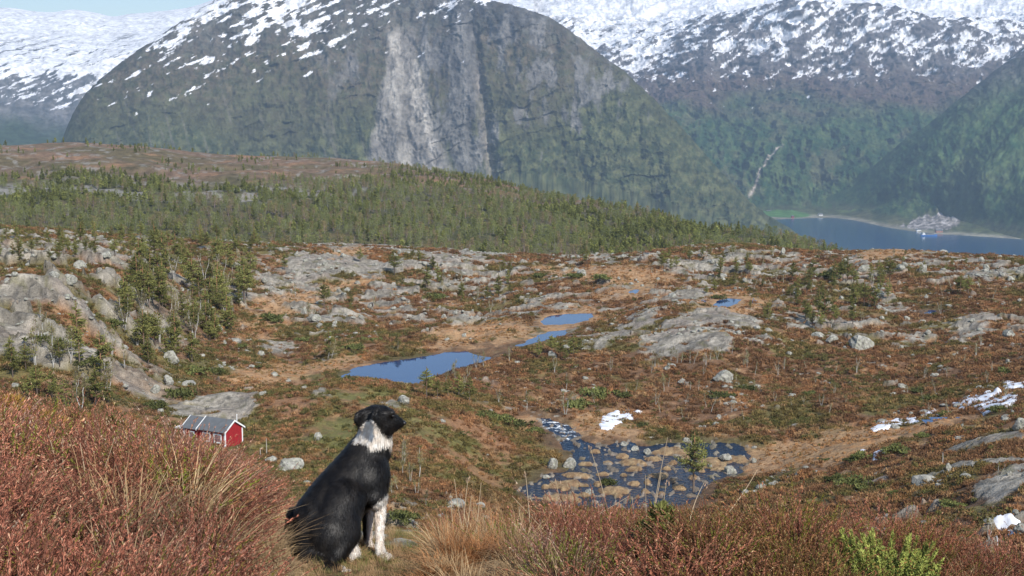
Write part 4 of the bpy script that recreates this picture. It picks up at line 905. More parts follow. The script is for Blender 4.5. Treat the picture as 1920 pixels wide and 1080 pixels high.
# heather, moss and dry grass hummocks on the moor
def tuft_mesh(seed, n, w, h, leaf, col0, col1, up):
    return bush_mesh(seed, n=n, w=w, h=h, c0=col0, c1=col1, leaf=leaf, up=up)
TUF = [proto('heath tuft', tuft_mesh(500+i, 90, .5, .32, .055, (.75, .75, .75), (1.35, 1.3, 1.25), 1.2), mat_tint) for i in range(4)]
TUF += [proto('grass tuft', tuft_mesh(510+i, 80, .4, .30, .075, (.8, .8, .8), (1.4, 1.35, 1.3), 2.5), mat_tint) for i in range(3)]
x, y, r_ = view_pts(125000, 62, 430, 72, .55); z, M = ground_near(x, y, want=True); cc = ground_colors(x, y, z, M, None)
dens = fbm(x, y, 7, 3, 805)+.35*fbm(x, y, 40, 2, 806)+r_.normal(0, .25, len(x))
keep = (M['rock'] < .3) & (dens > -.32+.3*(M['tan'] > .5)) & (M['wet'] < .75); 
inw = np.zeros(len(x), bool)
for k, (lv, P) in WATER.items():
    m = near_poly(P, x, y, 3)
    if m.any(): inw[m] |= (poly_sd(P, x[m], y[m]) < .4) & (z[m] < (river_level(y[m]) if lv is None else lv)+.12)
keep &= ~inw; x, y, z, cc, kn = x[keep], y[keep], z[keep], cc[keep], M['tan'][keep]; n = len(x); rr = np.hypot(x, y)
tone = r_.random(n); tint = cc*c3(1.06, 1, .90)*mix(np.full(3, .66), np.full(3, 1.30), tone)
tint = mix(tint, c3(.105, .11, .036), .8*((r_.random(n) < .10) | (fbm(x, y, 18, 3, 807) > .42)*(r_.random(n) < .5) | (np.arctan2(x, y) < radians(-6.5))*(r_.random(n) < .33)))
gr = (r_.random(n) < .22) | (kn > .5); tint = mix(tint, c3(.36, .22, .11), .6*gr*(r_.random(n) < .6))
s = r_.uniform(.6, 1.5, n)*(.75+rr/420); s = s*np.where(kn > .5, .55, 1)
scatter('heath', TUF, np.c_[x, y, z-.03], np.c_[r_.uniform(-.1, .1, (n, 2)), r_.uniform(0, 6.28, n)], np.c_[s, s, s*r_.uniform(.6, 1.2, n)], np.where(gr, 4+r_.integers(0, 3, n), r_.integers(0, 4, n)), tint, label='brown heather and moss hummocks covering the moor')
# the wood on the ridge beyond the moor
FOR = []
for i, (hh, wd, ba) in enumerate([(6.5, .27, .2), (7, .25, .25), (5.5, .32, .2), (8, .19, .06)]):
    t, c = pine_meshes(hh, 900+i, 330, wd, ba, .30)
    mb = MB()
    for me_ in (t, c):
        v = np.zeros(len(me_.vertices)*3); me_.vertices.foreach_get('co', v); ix = np.zeros(len(me_.loops), int); me_.loops.foreach_get('vertex_index', ix); cl = np.zeros(len(me_.vertices)*4); me_.color_attributes['col'].data.foreach_get('color', cl)
        mb.add(v.reshape(-1, 3), ix.reshape(-1, 4), cl.reshape(-1, 4)[:, :3]*(1 if me_ is t else 1))
    FOR.append(proto('pine', mb.mesh('pine'), mat_tint))
for i in range(3):
    t, c = birch_meshes(7, 950+i, 2, 150); mb = MB()
    for me_ in (t,):
        v = np.zeros(len(me_.vertices)*3); me_.vertices.foreach_get('co', v); ix = np.zeros(len(me_.loops), int); me_.loops.foreach_get('vertex_index', ix); mb.add(v.reshape(-1, 3), ix.reshape(-1, 4), c3(.32, .30, .27))
    r_ = np.random.default_rng(960+i); nn = 260; u = r_.random(nn); P = np.c_[r_.normal(0, 1.0, (nn, 2))*(1.1-u[:, None]*.6), 1.6+u*5.6]
    mb.leaves(P, .16+.1*r_.random(nn), mix(c3(.13, .15, .045), c3(.24, .245, .09), r_.random(nn)), asp=1.3); FOR.append(proto('birch', mb.mesh('birch'), mat_tint))
x, y, r_ = view_pts(26000, 640, 1330, 73, 1.0, 24); r = np.hypot(x, y); px_ = np.tan(np.arctan2(x, y))*F*.995+960
z, M = ground_near(x, y, want=True)
tl = np.interp(px_, [-300, 0, 300, 450, 600, 750, 900, 1000], [1010, 1010, 1040, 1010, 1060, 1140, 1230, 1400])+90*fbm(x, y, 90, 3, 811)
dn = 1.1*ss(tl+30, tl-60, r)+.22*(fbm(x, y, 60, 3, 812) > .22)
gap = ss(.2, .45, fbm(x, y, 38, 4, 813))*.75*ss(720, 860, r)+ss(.5, .7, ridged(x, y, 45, 4, 121, sy=70))*ss(1010, 960, r)*ss(840, 900, r)*ss(radians(-3), radians(-9), np.arctan2(x, y))
keep = (r_.random(len(x)) < dn*(1-gap)); x, y, z, r = x[keep], y[keep], z[keep], r[keep]; n = len(x); pxk = px_[keep]
bz = fbm(x, y, 130, 3, 814)+.5*ss(900, 740, r)-.15+.3*ss(200, 700, pxk)*ss(1200, 1000, pxk); isb = (r_.random(n) < ss(-.3, .3, bz)*.85)
idx = np.where(isb, 4+r_.integers(0, 3, n), r_.integers(0, 4, n)); s = (.45+.65*r_.random(n)**1.3)*np.where(r > 1000, .75, 1)
tint = np.where(isb[:, None], r_.uniform(.8, 1.2, (n, 1))*np.array([[1, 1.0, 1]]), r_.uniform(.75, 1.6, (n, 1))*np.array([[.85, .90, .85]]))
tint = np.where((isb & (r_.random(n) < .25))[:, None], np.array([[1.3, .95, 1.3]]), tint)
scatter('forest', FOR, np.c_[x, y, z-.2], np.c_[np.zeros((n, 2)), r_.uniform(0, 6.28, n)], s, idx, tint, label='mixed pine and birch wood covering the ridge beyond the moor')
print('counts', N_PINE, N_BIRCH, N_BOUL, 'forest', n)
# ---------------------------------------------------------------- simple solids
def box_q(mb, x0, x1, y0, y1, z0, z1, col=(1, 1, 1), xf=None):
    V = np.array([(x, y, z) for z in (z0, z1) for y in (y0, y1) for x in (x0, x1)], float)
    if xf is not None: V = xf(V)
    mb.add(V, [[0, 2, 3, 1], [4, 5, 7, 6], [0, 1, 5, 4], [2, 6, 7, 3], [0, 4, 6, 2], [1, 3, 7, 5]], col)
def hexa(mb, pts, col=(1, 1, 1)): mb.add(np.array(pts, float), [[0, 3, 2, 1], [4, 5, 6, 7], [0, 1, 5, 4], [1, 2, 6, 5], [2, 3, 7, 6], [3, 0, 4, 7]], col)
def flat_mat(name, col, rough=.7, spec=.3, layers=(), bump=None, metal=0):
    m, nt, b = newmat(name); tc = nt.nodes.new('ShaderNodeTexCoord'); rgb = nt.nodes.new('ShaderNodeRGB'); rgb.outputs[0].default_value = (*col, 1)
    nt.links.new(noise_mul(nt, rgb.outputs[0], tc.outputs['Object'], layers), b.inputs['Base Color']); b.inputs['Roughness'].default_value = rough; b.inputs['Specular IOR Level'].default_value = spec; b.inputs['Metallic'].default_value = metal
    if bump:
        wv = nd(nt, 'ShaderNodeTexWave', Scale=bump[0], Distortion=.3); wv.bands_direction = bump[2]; nt.links.new(tc.outputs['Object'], wv.inputs['Vector']); bp = nd(nt, 'ShaderNodeBump', Strength=.6, Distance=bump[1]); nt.links.new(wv.outputs[0], bp.inputs['Height']); nt.links.new(bp.outputs[0], b.inputs['Normal'])
    return m
m_red = flat_mat('red boarding', (.30, .018, .022), .7, .25, [(3, 3, .8, 1.15), (18, 2, .85, 1.1)], (3.2, .03, 'X'))
m_trim = flat_mat('white paint', (.78, .78, .76), .5, .3, [(4, 3, .9, 1.05)])
m_roof = flat_mat('roofing felt', (.11, .118, .125), .8, .3, [(1.5, 4, .85, 1.15), (30, 2, .85, 1.15)])
m_found = flat_mat('foundation stone', (.26, .25, .23), .9, .2, [(2, 4, .6, 1.3)])
m_glass = flat_mat('window glass', (.03, .035, .04), .08, .6)
m_curt = flat_mat('curtain cloth', (.42, .22, .20), .9, .1, [(9, 2, .6, 1.2)])
m_wood = flat_mat('weathered wood', (.42, .38, .33), .9, .1, [(6, 3, .7, 1.2)])
def part(name, fn, mat, parent):
    mb = MB(); fn(mb); o = link(name, mb.mesh(name), mat, parent); return o

# ---------------------------------------------------------------- the red cabin
c0 = hit(422.5, 844); rz = -radians(28)
cab = empty('cabin', (c0[0], c0[1], c0[2]+.1), rz); tag(cab, 'small red wooden cabin with grey felt roof and white trim behind the heather bank', 'cabin')
# local frame: the near right-hand corner is the origin, the long wall runs to -x, the gable wall to +y
Wd, L1, L2, He, Hr = 3.6, 4.5, 7.2, 2.35, 3.5
def gable_block(mb, xa, xb, y0, y1, e, r):
    ym = (y0+y1)/2; V = [(xa, y0, 0), (xb, y0, 0), (xb, y1, 0), (xa, y1, 0), (xa, y0, e), (xb, y0, e), (xb, y1, e), (xa, y1, e), (xa, ym, r), (xb, ym, r), (xa, ym, e), (xb, ym, e)]
    mb.add(V, [[0, 1, 5, 4], [2, 3, 7, 6], [0, 3, 2, 1], [1, 2, 6, 5], [3, 0, 4, 7], [5, 11, 6, 9], [7, 10, 4, 8]], (1, 1, 1))
part('wall', lambda mb: gable_block(mb, -L1, 0, 0, Wd, He, Hr), m_red, cab)
part('wall', lambda mb: gable_block(mb, -L2, -L1-.003, .1, Wd-.1, He-.1, Hr-.16), m_red, cab)
part('foundation', lambda mb: box_q(mb, -L2+.1, -.06, .15, Wd-.15, -1.6, -.002), m_found, cab)
def roof(xa, xb, y0, y1, e, r, oh, th, mb):
    ym = (y0+y1)/2; sl = (r-e)/(ym-y0); ea = e-oh*sl; t = .012
    for (ya, yb) in ((y0-oh, ym), (y1+oh, ym)):
        hexa(mb, [(xa, ya, ea+t), (xb, ya, ea+t), (xb, yb, r+t), (xa, yb, r+t), (xa, ya, ea+th), (xb, ya, ea+th), (xb, yb, r+th), (xa, yb, r+th)])
part('roof', lambda mb: roof(-L1-.16, .2, 0, Wd, He, Hr, .28, .10, mb), m_roof, cab)
part('roof', lambda mb: roof(-L2-.2, -L1-.27, .1, Wd-.1, He-.1, Hr-.16, .28, .09, mb), m_roof, cab)
def barge(xa, xb, y0, y1, e, r, oh, mb):
    ym = (y0+y1)/2; sl = (r-e)/(ym-y0); ea = e-oh*sl
    for (ya, yb) in ((y0-oh-.02, ym), (y1+oh+.02, ym)):
        hexa(mb, [(xa, ya, ea-.10), (xb, ya, ea-.10), (xb, yb, r-.10), (xa, yb, r-.10), (xa, ya, ea+.135), (xb, ya, ea+.135), (xb, yb, r+.135), (xa, yb, r+.135)])
for (xa, xb, y0, y1, e, r) in ((.2, .26, 0, Wd, He, Hr), (-L1-.27, -L1-.16, 0, Wd, He, Hr), (-L2-.28, -L2-.2, .1, Wd-.1, He-.1, Hr-.16)):
    part('bargeboard', lambda mb: barge(xa, xb, y0, y1, e, r, .28, mb), m_trim, cab)
for (x, y) in ((0, 0), (0, Wd), (-L2, .1)):
    s = 1 if x == 0 else -1
    def cb(mb, x=x, y=y, s=s):
        a, b = (x-.16, x+.035) if s > 0 else (x-.035, x+.16)
        yy = (y-.035, y+.16) if y < 1 else (y-.16, y+.035)
        box_q(mb, a, b, yy[0], yy[1], .02, He-.13 if x == 0 else He-.22)
    part('corner_board', cb, m_trim, cab)
def window(cx, w, h, zc, yf):
    wn = part('window', lambda mb: box_q(mb, cx-w/2+.02, cx+w/2-.02, yf-.02, yf-.004, zc-h/2+.02, zc+h/2-.02), m_curt, cab)
    def fr(mb):
        t = .16
        box_q(mb, cx-w/2, cx+w/2, yf-.07, yf-.001, zc+h/2-t, zc+h/2); box_q(mb, cx-w/2, cx+w/2, yf-.07, yf-.001, zc-h/2, zc-h/2+t)
        box_q(mb, cx-w/2, cx-w/2+t, yf-.07, yf-.001, zc-h/2+t, zc+h/2-t); box_q(mb, cx+w/2-t, cx+w/2, yf-.07, yf-.001, zc-h/2+t, zc+h/2-t)
    part('frame', fr, m_trim, wn)
    def mu(mb):
        for k in (-1, 1): box_q(mb, cx+k*w*.11-.02, cx+k*w*.11+.02, yf-.05, yf-.03, zc-h/2+.16, zc+h/2-.16)
        for k in (-1, 1): box_q(mb, cx-w/2+.16, cx+w/2-.16, yf-.056, yf-.051, zc+k*h*.12-.02, zc+k*h*.12+.02)
        for k in (-1, 1): box_q(mb, cx+k*(w/2-.20)-.035, cx+k*(w/2-.20)+.035, yf-.050, yf-.022, zc-h/2+.165, zc+h/2-.165, (0, 0, 0))
    part('glazing_bar', mu, m_roof, wn)
window(-1.25, 1.35, 1.28, 1.30, 0); window(-3.15, 1.35, 1.28, 1.30, 0); window(-5.8, 1.0, 1.1, 1.25, .1)
part('porch', lambda mb: box_q(mb, -L2-1.5, -L2-.04, .5, Wd-.8, -.2, 1.72), m_red, cab)
part('porch_roof', lambda mb: hexa(mb, [(-L2-1.75, .3, 1.74), (-L2-.3, .3, 1.86), (-L2-.3, Wd-.6, 1.86), (-L2-1.75, Wd-.6, 1.74), (-L2-1.75, .3, 1.96), (-L2-.3, .3, 2.06), (-L2-.3, Wd-.6, 2.06), (-L2-1.75, Wd-.6, 1.96)]), m_trim, cab)
def pipe(mb): mb.tube([(-.25, Wd*.78, He+.2), (-.25, Wd*.78, Hr+.55)], .05, (1, 1, 1), 8); mb.tube([(-.25, Wd*.78, Hr+.5), (-.25, Wd*.78, Hr+.62)], .085, (1, 1, 1), 8)
part('vent_pipe', pipe, m_trim, cab)

# marker poles
for (px, py, hp, lab) in ((488, 856, 15, 'short weathered pole standing left of the round boulder beyond the cabin'), (500, 855, 32, 'tall weathered pole standing behind the round boulder beyond the cabin'), (1767, 872, 22, 'thin pale pole standing on the grey rock stripe behind a boulder'), (1823, 881, 15, 'thin pale pole farther along the grey rock stripe, near the edge of the heath')):
    p = hit(px, py); k = p[3]/F; mb = MB(); mb.tube([(0, 0, -.3), (.02, 0, hp*k*.5), (.0, .03, hp*k)], [.055, .05, .04], (1, 1, 1), 7); mb.tube([(0, .03, hp*k-.001), (0, .03, hp*k+.03)], [.04, .01], (.7, .7, .7), 7)
    o = link('marker_pole', mb.mesh('marker_pole'), m_wood); o.location = p[:3]; tag(o, lab, 'pole', 'marker poles')
# bare snag on the skyline of the moor, upper left
p = hit(320, 428); t, c = birch_meshes(5, 77, 1, 40); t.materials.append(mat_white); c.materials.append(mat_leaf)
o = empty('dead_tree', p[:3]); link('trunk', t, None, o); link('crown', c, None, o); tag(o, 'bare grey snag standing alone on the moor edge above the wooded slope', 'tree')

# ---------------------------------------------------------------- snow patches
SNOW = [([(1125,800),(1133,785),(1145,775),(1161,772),(1154,781),(1178,774),(1204,772),(1190,782),(1165,792),(1142,806),(1127,808)], 'forked snow patch lying on the bank above the river'),
 ([(1790,757),(1810,748),(1850,740),(1880,742),(1902,740),(1905,755),(1890,765),(1862,770),(1846,779),(1836,770),(1800,766)], 'largest snow patch, dotted with dark holes, near the edge of the heath'),
 ([(1635,808),(1650,795),(1680,788),(1716,784),(1720,791),(1690,798),(1660,806),(1642,811)], 'long narrow snow patch on the tan bog'),
 ([(1738,777),(1750,769),(1770,777),(1756,783)], 'small pointed snow patch between the long one and the largest one'),
 ([(1637,857),(1645,848),(1669,845),(1656,858),(1640,862)], 'small snow patch beside the dark juniper bushes'),
 ([(1845,981),(1870,976),(1898,982),(1925,993),(1965,1000),(1960,1006),(1915,1003),(1885,992),(1858,990)], 'low bright snow patch on the near slope above the right heather'),
 ([(1884,719),(1930,717),(1932,731),(1888,731)], 'snow patch above the largest one, cut by the picture edge'),
 ([(1876,1039),(1886,1035),(1897,1039),(1888,1045)], 'tiny snow patch lowest on the near slope'),
 ([(1608,846),(1616,844),(1624,846),(1614,848)], 'sliver of snow left of the juniper bushes')]
m_snow, nt, b = newmat('old snow'); tcs = nt.nodes.new('ShaderNodeTexCoord'); rgs = nt.nodes.new('ShaderNodeRGB'); rgs.outputs[0].default_value = (.72, .735, .78, 1); nt.links.new(noise_mul(nt, rgs.outputs[0], tcs.outputs['Object'], [(.8, 5, .80, 1.08), (6, 3, .86, 1.05)]), b.inputs['Base Color']); b.inputs['Roughness'].default_value = .6
tc = nt.nodes.new('ShaderNodeTexCoord'); n1 = nd(nt, 'ShaderNodeTexNoise', Scale=.9, Detail=4.0); nt.links.new(tc.outputs['Object'], n1.inputs[0]); bp = nd(nt, 'ShaderNodeBump', Strength=.5, Distance=.15); nt.links.new(n1.outputs[0], bp.inputs['Height']); nt.links.new(bp.outputs[0], b.inputs['Normal'])
for (P, lab) in SNOW:
    W = np.array([hit(a, b_)[:2] for a, b_ in P]); c = W.mean(0); x0, y0 = W.min(0)-1.5; x1, y1 = W.max(0)+1.5; st = max(.12, min(.35, (x1-x0)/60))
    X, Y = np.meshgrid(np.arange(x0, x1, st), np.arange(y0, y1, st*1.3)); sd = poly_sd(W, X.ravel(), Y.ravel()).reshape(X.shape)
    sd = sd+fbm(X, Y, 1.6, 3, 901)*.55+fbm(X, Y, .5, 2, 903)*.15; hole = fbm(X, Y, 2.2, 2, 905); sd = np.maximum(sd, (hole-.46)*2.0 if X.size > 1500 else sd)
    g = ground_near(X.ravel(), Y.ravel()).reshape(X.shape); H = np.clip(-sd, -.5, .5); Zs = g+np.where(H > 0, .06+.13*np.sqrt(np.clip(H, 0, .5)*2), .06+H*1.1)+.10
    i = np.arange(X.size).reshape(X.shape); ok = H > -.42; kq = ok[:-1, :-1] & ok[1:, 1:] & ok[:-1, 1:] & ok[1:, :-1]
    if not kq.any(): continue
    Fq = np.stack([i[:-1, :-1], i[:-1, 1:], i[1:, 1:], i[1:, :-1]], -1)[kq]; used, inv = np.unique(Fq, return_inverse=True)
    V = np.stack([X-c[0], Y-c[1], Zs], -1).reshape(-1, 3)[used]; o = link('snow_patch', mesh_np('snow_patch', V, inv.reshape(-1, 4)), m_snow); o.location = (c[0], c[1], 0); tag(o, lab, 'snow patch', 'late snow patches')

# ---------------------------------------------------------------- across the fjord
def far(px, py, D):
    a, e = ray(px, py); return np.array([D*math.sin(float(a)), D*math.cos(float(a)), D*float(e)])
def shore(px, py):
    a, e = ray(px, py); D = (SEA+2)/float(e); return far(px, py, D), D
def house(px, py, wpx, hpx, mw, mr, lab, cat='house', name='farmhouse', rz=.3):
    P, D = shore(px, py); k = D/F; w = wpx*k; h = hpx*k; d = w*.6; o = empty(name, P, rz); tag(o, lab, cat)
    part('wall', lambda mb: [gable_block(mb, -w/2, w/2, -d/2, d/2, h*.6, h*.98), box_q(mb, -w/2+.1, w/2-.1, -d/2+.1, d/2-.1, -14, -.01)], mw, o)
    part('roof', lambda mb: roof(-w/2-.4, w/2+.4, -d/2, d/2, h*.6, h, .5, .35, mb), mr, o); 
    part('window', lambda mb: [box_q(mb, x-.7, x+.7, -d/2-.06, -d/2-.01, h*.25, h*.45) for x in (-w*.28, 0, w*.28)], m_glass, o)
house(1442, 400, 9, 6, m_trim, m_roof, 'white farmhouse beside the bright green field across the fjord')
house(1486, 408, 5, 4, m_red, m_roof, 'small red boathouse on the far fjord shore below the green field', 'boathouse', 'boathouse')
house(1538, 405, 8, 5, m_trim, m_roof, 'pale house at the river mouth on the far fjord shore')
house(1760, 436, 12, 6, flat_mat('rust sheet', (.35, .17, .12)), m_roof, 'rust coloured shed on the quay below the quarry', 'shed', 'shed', .1)
house(1722, 433, 8, 4, m_trim, m_roof, 'low white building on the quay left of the rust coloured shed', 'building', 'quay_building', .1)
# cargo boat
P, D = shore(1742, 441.5); P[2] = SEA; k = D/F; bo = empty('cargo_boat', P, .06); tag(bo, 'blue cargo boat with white wheelhouse moored below the quarry', 'boat')
m_blue = flat_mat('blue hull paint', (.05, .16, .42), .4, .4); Lb = 15*k
def hull(mb):
    n = 12; xs = np.linspace(-Lb, Lb, n); ring = []
    for i, x in enumerate(xs):
        u = abs(x)/Lb; b = 5.5*(1-max(0, (x/Lb-.55)/.45)**2*.98 if x > 0 else 1-.25*u**4); sh = 4.2+1.8*max(0, x/Lb)**2
        ring.append([(x, -b, sh), (x, -b*.8, -1), (x, b*.8, -1), (x, b, sh)])
    V = np.array(ring).reshape(-1, 3); q = []
    for i in range(n-1):
        a = i*4; q += [[a, a+4, a+5, a+1], [a+1, a+5, a+6, a+2], [a+2, a+6, a+7, a+3], [a+3, a+7, a+4, a]]
    q += [[0, 1, 2, 3], [n*4-4, n*4-1, n*4-2, n*4-3]]; mb.add(V, q, (1, 1, 1))
part('hull', hull, m_blue, bo); wh = part('wheelhouse', lambda mb: [box_q(mb, -Lb*.85, -Lb*.5, -4, 4, 4.3, 9), box_q(mb, -Lb*.8, -Lb*.58, -3.2, 3.2, 9.01, 12)], m_trim, bo)
part('window', lambda mb: box_q(mb, -Lb*.79, -Lb*.59, -3.26, -3.21, 10, 11), m_glass, wh); part('hatch', lambda mb: box_q(mb, -Lb*.4, Lb*.6, -3.5, 3.5, 4.6, 6), m_found, bo); part('mast', lambda mb: mb.tube([(Lb*.7, 0, 4), (Lb*.7, 0, 13)], .3, (1, 1, 1), 6), m_trim, bo)
# ---------------------------------------------------------------- the dog
def at(px, py, D):
    v = (py-540)/F; return np.array([D*(px-960)/F, D*(CP-v*SP), -D*(SP+v*CP)])
D0 = 5.22; U = D0/F          # metres per photo pixel at the dog
ex, eu, ed = np.array([1., 0, 0]), np.array([0, -SP*0+0.134, .99]), np.array([0, .99, -.134])
def blob(bm, c, r, rot=None):
    mt = Matrix.Translation(Vector(c)) @ (Euler(rot).to_matrix().to_4x4() if rot else Matrix.Identity(4)) @ Matrix.Diagonal((*r, 1))
    bmesh.ops.create_icosphere(bm, subdivisions=3, radius=1, matrix=mt)
def limb(bm, pts, n=9):
    """tapered limb through (point, radius)"""
    P = np.array([p for p, r in pts]); Rr = np.array([r for p, r in pts]); k = 12
    t = np.linspace(0, len(P)-1, (len(P)-1)*n+1); Q = np.array([[np.interp(q, range(len(P)), P[:, i]) for i in range(3)] for q in t]); R_ = np.interp(t, range(len(P)), Rr)
    for q, r in zip(Q, R_): bmesh.ops.create_icosphere(bm, subdivisions=2, radius=float(r), matrix=Matrix.Translation(Vector(q)))
bm = bmesh.new(); A_ = lambda px, py, d=0: at(px, py, D0+d)
# torso: rump near, chest farther off and higher
limb(bm, [(A_(592, 1012, -.02), 46*U), (A_(600, 970, .00), 50*U), (A_(618, 942, .03), 48*U), (A_(640, 915, .06), 47*U), (A_(664, 888, .09), 46*U), (A_(680, 862, .11), 41*U), (A_(690, 836, .12), 32*U)], 7)
limb(bm, [(A_(600, 1000, .08), 42*U), (A_(640, 950, .13), 44*U), (A_(684, 900, .17), 42*U)], 8)
limb(bm, [(A_(646, 935, .0), 42*U), (A_(632, 965, -.02), 46*U), (A_(615, 1005, -.03), 46*U)], 6)
blob(bm, A_(698, 893, .10), (34*U, 40*U, 52*U)); blob(bm, A_(704, 925, .08), (22*U, 26*U, 30*U)); blob(bm, A_(692, 905, .20), (34*U, 36*U, 48*U))
# neck and head, turned to the right
limb(bm, [(A_(690, 850, .12), 36*U), (A_(697, 828, .11), 32*U), (A_(700, 806, .09), 27*U), (A_(702, 790, .08), 24*U)], 6)
limb(bm, [(A_(714, 852, .13), 20*U), (A_(722, 826, .11), 14*U), (A_(726, 812, .10), 10*U)], 6)
blob(bm, A_(703, 785, .075), (27*U, 26*U, 27*U)); blob(bm, A_(690, 790, .07), (22*U, 22*U, 22*U)); blob(bm, A_(716, 778, .085), (23*U, 22*U, 19*U), (0, .15, 0)); blob(bm, A_(722, 796, .08), (17*U, 17*U, 16*U))
blob(bm, A_(733, 774, .055), (9*U, 8*U, 7*U)); blob(bm, A_(734, 774, .125), (9*U, 8*U, 7*U))
limb(bm, [(A_(728, 787, .09), 16*U), (A_(741, 789, .095), 12.5*U), (A_(750, 792, .10), 9.5*U), (A_(753, 795, .10), 7.5*U)], 6)
limb(bm, [(A_(726, 801, .09), 10*U), (A_(742, 802, .095), 6.5*U), (A_(749, 802, .098), 4.6*U)], 6)
# hanging ears
limb(bm, [(A_(681, 774, .045), 9*U), (A_(673, 779, .03), 8.5*U), (A_(669, 788, .025), 6.5*U), (A_(671, 797, .03), 4*U)], 7)
limb(bm, [(A_(707, 767, -.012), 8*U), (A_(704, 780, -.028), 8.5*U), (A_(706, 794, -.026), 7*U), (A_(711, 805, -.018), 4*U)], 7)
# near hind leg: thigh, knee, shank to the hock, foot
blob(bm, A_(622, 1002, -.065), (46*U, 34*U, 54*U), (0, .25, 0)); blob(bm, A_(645, 985, -.055), (28*U, 28*U, 42*U), (0, -.5, 0))
limb(bm, [(A_(655, 978, -.06), 21*U), (A_(650, 1005, -.08), 19*U), (A_(636, 1035, -.10), 15*U), (A_(622, 1052, -.10), 12*U)], 7)
limb(bm, [(A_(620, 1056, -.10), 11*U), (A_(640, 1052, -.06), 9*U), (A_(655, 1044, -.02), 8.5*U)], 7)
limb(bm, [(A_(652, 1036, .00), 8*U), (A_(664, 1030, .02), 9*U), (A_(667, 1036, .01), 8*U)], 6); limb(bm, [(A_(660, 1012, .04), 6*U), (A_(664, 1030, .02), 8*U)], 6)
for dx in (-3, 3): blob(bm, A_(668+dx, 1037, .01+dx*.002), (5*U, 7*U, 5*U))
# far hind leg
limb(bm, [(A_(575, 985, .10), 30*U), (A_(556, 968, .12), 17*U), (A_(550, 962, .12), 12*U), (A_(547, 990, .11), 14*U), (A_(556, 1020, .09), 14*U), (A_(570, 1040, .07), 12*U)], 7)
blob(bm, A_(585, 1035, .0), (38*U, 34*U, 24*U))
# front legs
limb(bm, [(A_(706, 925, .11), 22*U), (A_(712, 945, .11), 14*U), (A_(712, 970, .10), 11.5*U), (A_(711, 995, .09), 9.5*U), (A_(712, 1012, .075), 8.8*U), (A_(712, 1030, .065), 9.2*U), (A_(715, 1041, .045), 9.5*U)], 7)
limb(bm, [(A_(715, 1042, .04), 9*U), (A_(724, 1046, .02), 8*U)], 5)
for i, (dx, dy, dd) in enumerate(((6, 3, -.012), (13, 2, -.002), (17, 0, .012), (19, -2, .028))): limb(bm, [(A_(716+dx*.4, 1043+dy*.4, .035+dd*.6), 5*U), (A_(716+dx, 1045+dy, .025+dd), 4.6*U)], 5)
limb(bm, [(A_(690, 930, .23), 22*U), (A_(692, 955, .25), 13*U), (A_(690, 985, .26), 10*U), (A_(690, 1010, .27), 9*U), (A_(692, 1026, .27), 9*U), (A_(703, 1030, .26), 8*U)], 7)
# tail lying round on the ground
limb(bm, [(A_(578, 1040, -.08), 17*U), (A_(596, 1056, -.13), 15*U), (A_(618, 1066, -.16), 13*U), (A_(640, 1072, -.17), 10*U), (A_(656, 1077, -.17), 7.5*U), (A_(666, 1080, -.17), 4*U)], 7)
me = bpy.data.meshes.new('dog'); bm.to_mesh(me); bm.free()
tmp = bpy.data.objects.new('dog', me); C.objects.link(tmp)
md = tmp.modifiers.new('r', 'REMESH'); md.mode = 'VOXEL'; md.voxel_size = .0065; md = tmp.modifiers.new('s', 'SMOOTH'); md.factor = .6; md.iterations = 18
dg = bpy.context.evaluated_depsgraph_get(); dme = bpy.data.meshes.new_from_object(tmp.evaluated_get(dg)); bpy.data.objects.remove(tmp)
base = at(640, 1055, D0); nv = len(dme.vertices); V = np.zeros(nv*3); dme.vertices.foreach_get('co', V); V = V.reshape(-1, 3); Nn = np.zeros(nv*3); dme.vertices.foreach_get('normal', Nn); Nn = Nn.reshape(-1, 3)
def proj(Vw):
    d = Vw[:, 1]*CP-Vw[:, 2]*SP; up = Vw[:, 1]*SP+Vw[:, 2]*CP; return 960+F*Vw[:, 0]/d, 540-F*up/d, d
def coat(Vw):
    px, py, d = proj(Vw); nz = pn(px/5, py/8, 3)*3+pn(px/2, py/5, 4)*2
    wh = np.zeros(len(px)); col = poly_sd([(664,828),(672,806),(684,794),(697,786),(706,796),(716,812),(730,820),(737,816),(739,824),(726,838),(712,840),(694,842),(688,832),(676,826)], px+nz*.6, py+nz)
    wh = np.maximum(wh, ss(1.5, -1.5, col)); wh = np.maximum(wh, ss(-1.5, 1.5, (px-732)+nz*.3)*ss(822, 826, py)*ss(846, 842, py))
    leg = ss(930, 938, py+nz*.7-(716-px)*.9)*ss(686, 692, px)*(ss(1.02, 1.0, (d-D0)/.36+0)*1)*(py < 1062); wh = np.maximum(wh, leg*(py > 925))
    wh = np.maximum(wh, ss(1008, 1014, py+nz)*ss(652, 657, px)*ss(1050, 1046, py)*(d-D0 > -.045)); wh = np.maximum(wh, ss(641, 646, px+nz)*ss(1062, 1064, py)); 
    wc = mix(c3(.60, .52, .44), c3(.78, .74, .68), ss(-.5, .5, pn(px/9, py/12, 5))); wc = mix(wc, c3(.55, .42, .33), .6*ss(935, 960, py)*ss(1030, 1000, py)*ss(-.5, .3, pn(px/4, py/14, 8)-(px-708)/14)*(px > 685))  # last mix paints brown shading down the left edge of the white leg
    wc = mix(wc, c3(.60, .54, .48), .2*ss(6, 3, np.hypot(px-698, (py-803)*1.2)))
    bc = mix(c3(.007, .0065, .007), c3(.016, .014, .013), ss(-.4, .6, pn(px/14, py/20, 9)))
    return mix(bc, wc, wh), wh
colr, _ = coat(V); a = dme.color_attributes.new('col', 'FLOAT_COLOR', 'POINT'); cc = np.ones((nv, 4), np.float32); cc[:, :3] = colr; a.data.foreach_set('color', cc.ravel())
for c_ in ('co',): dme.vertices.foreach_set('co', (V-base).ravel())
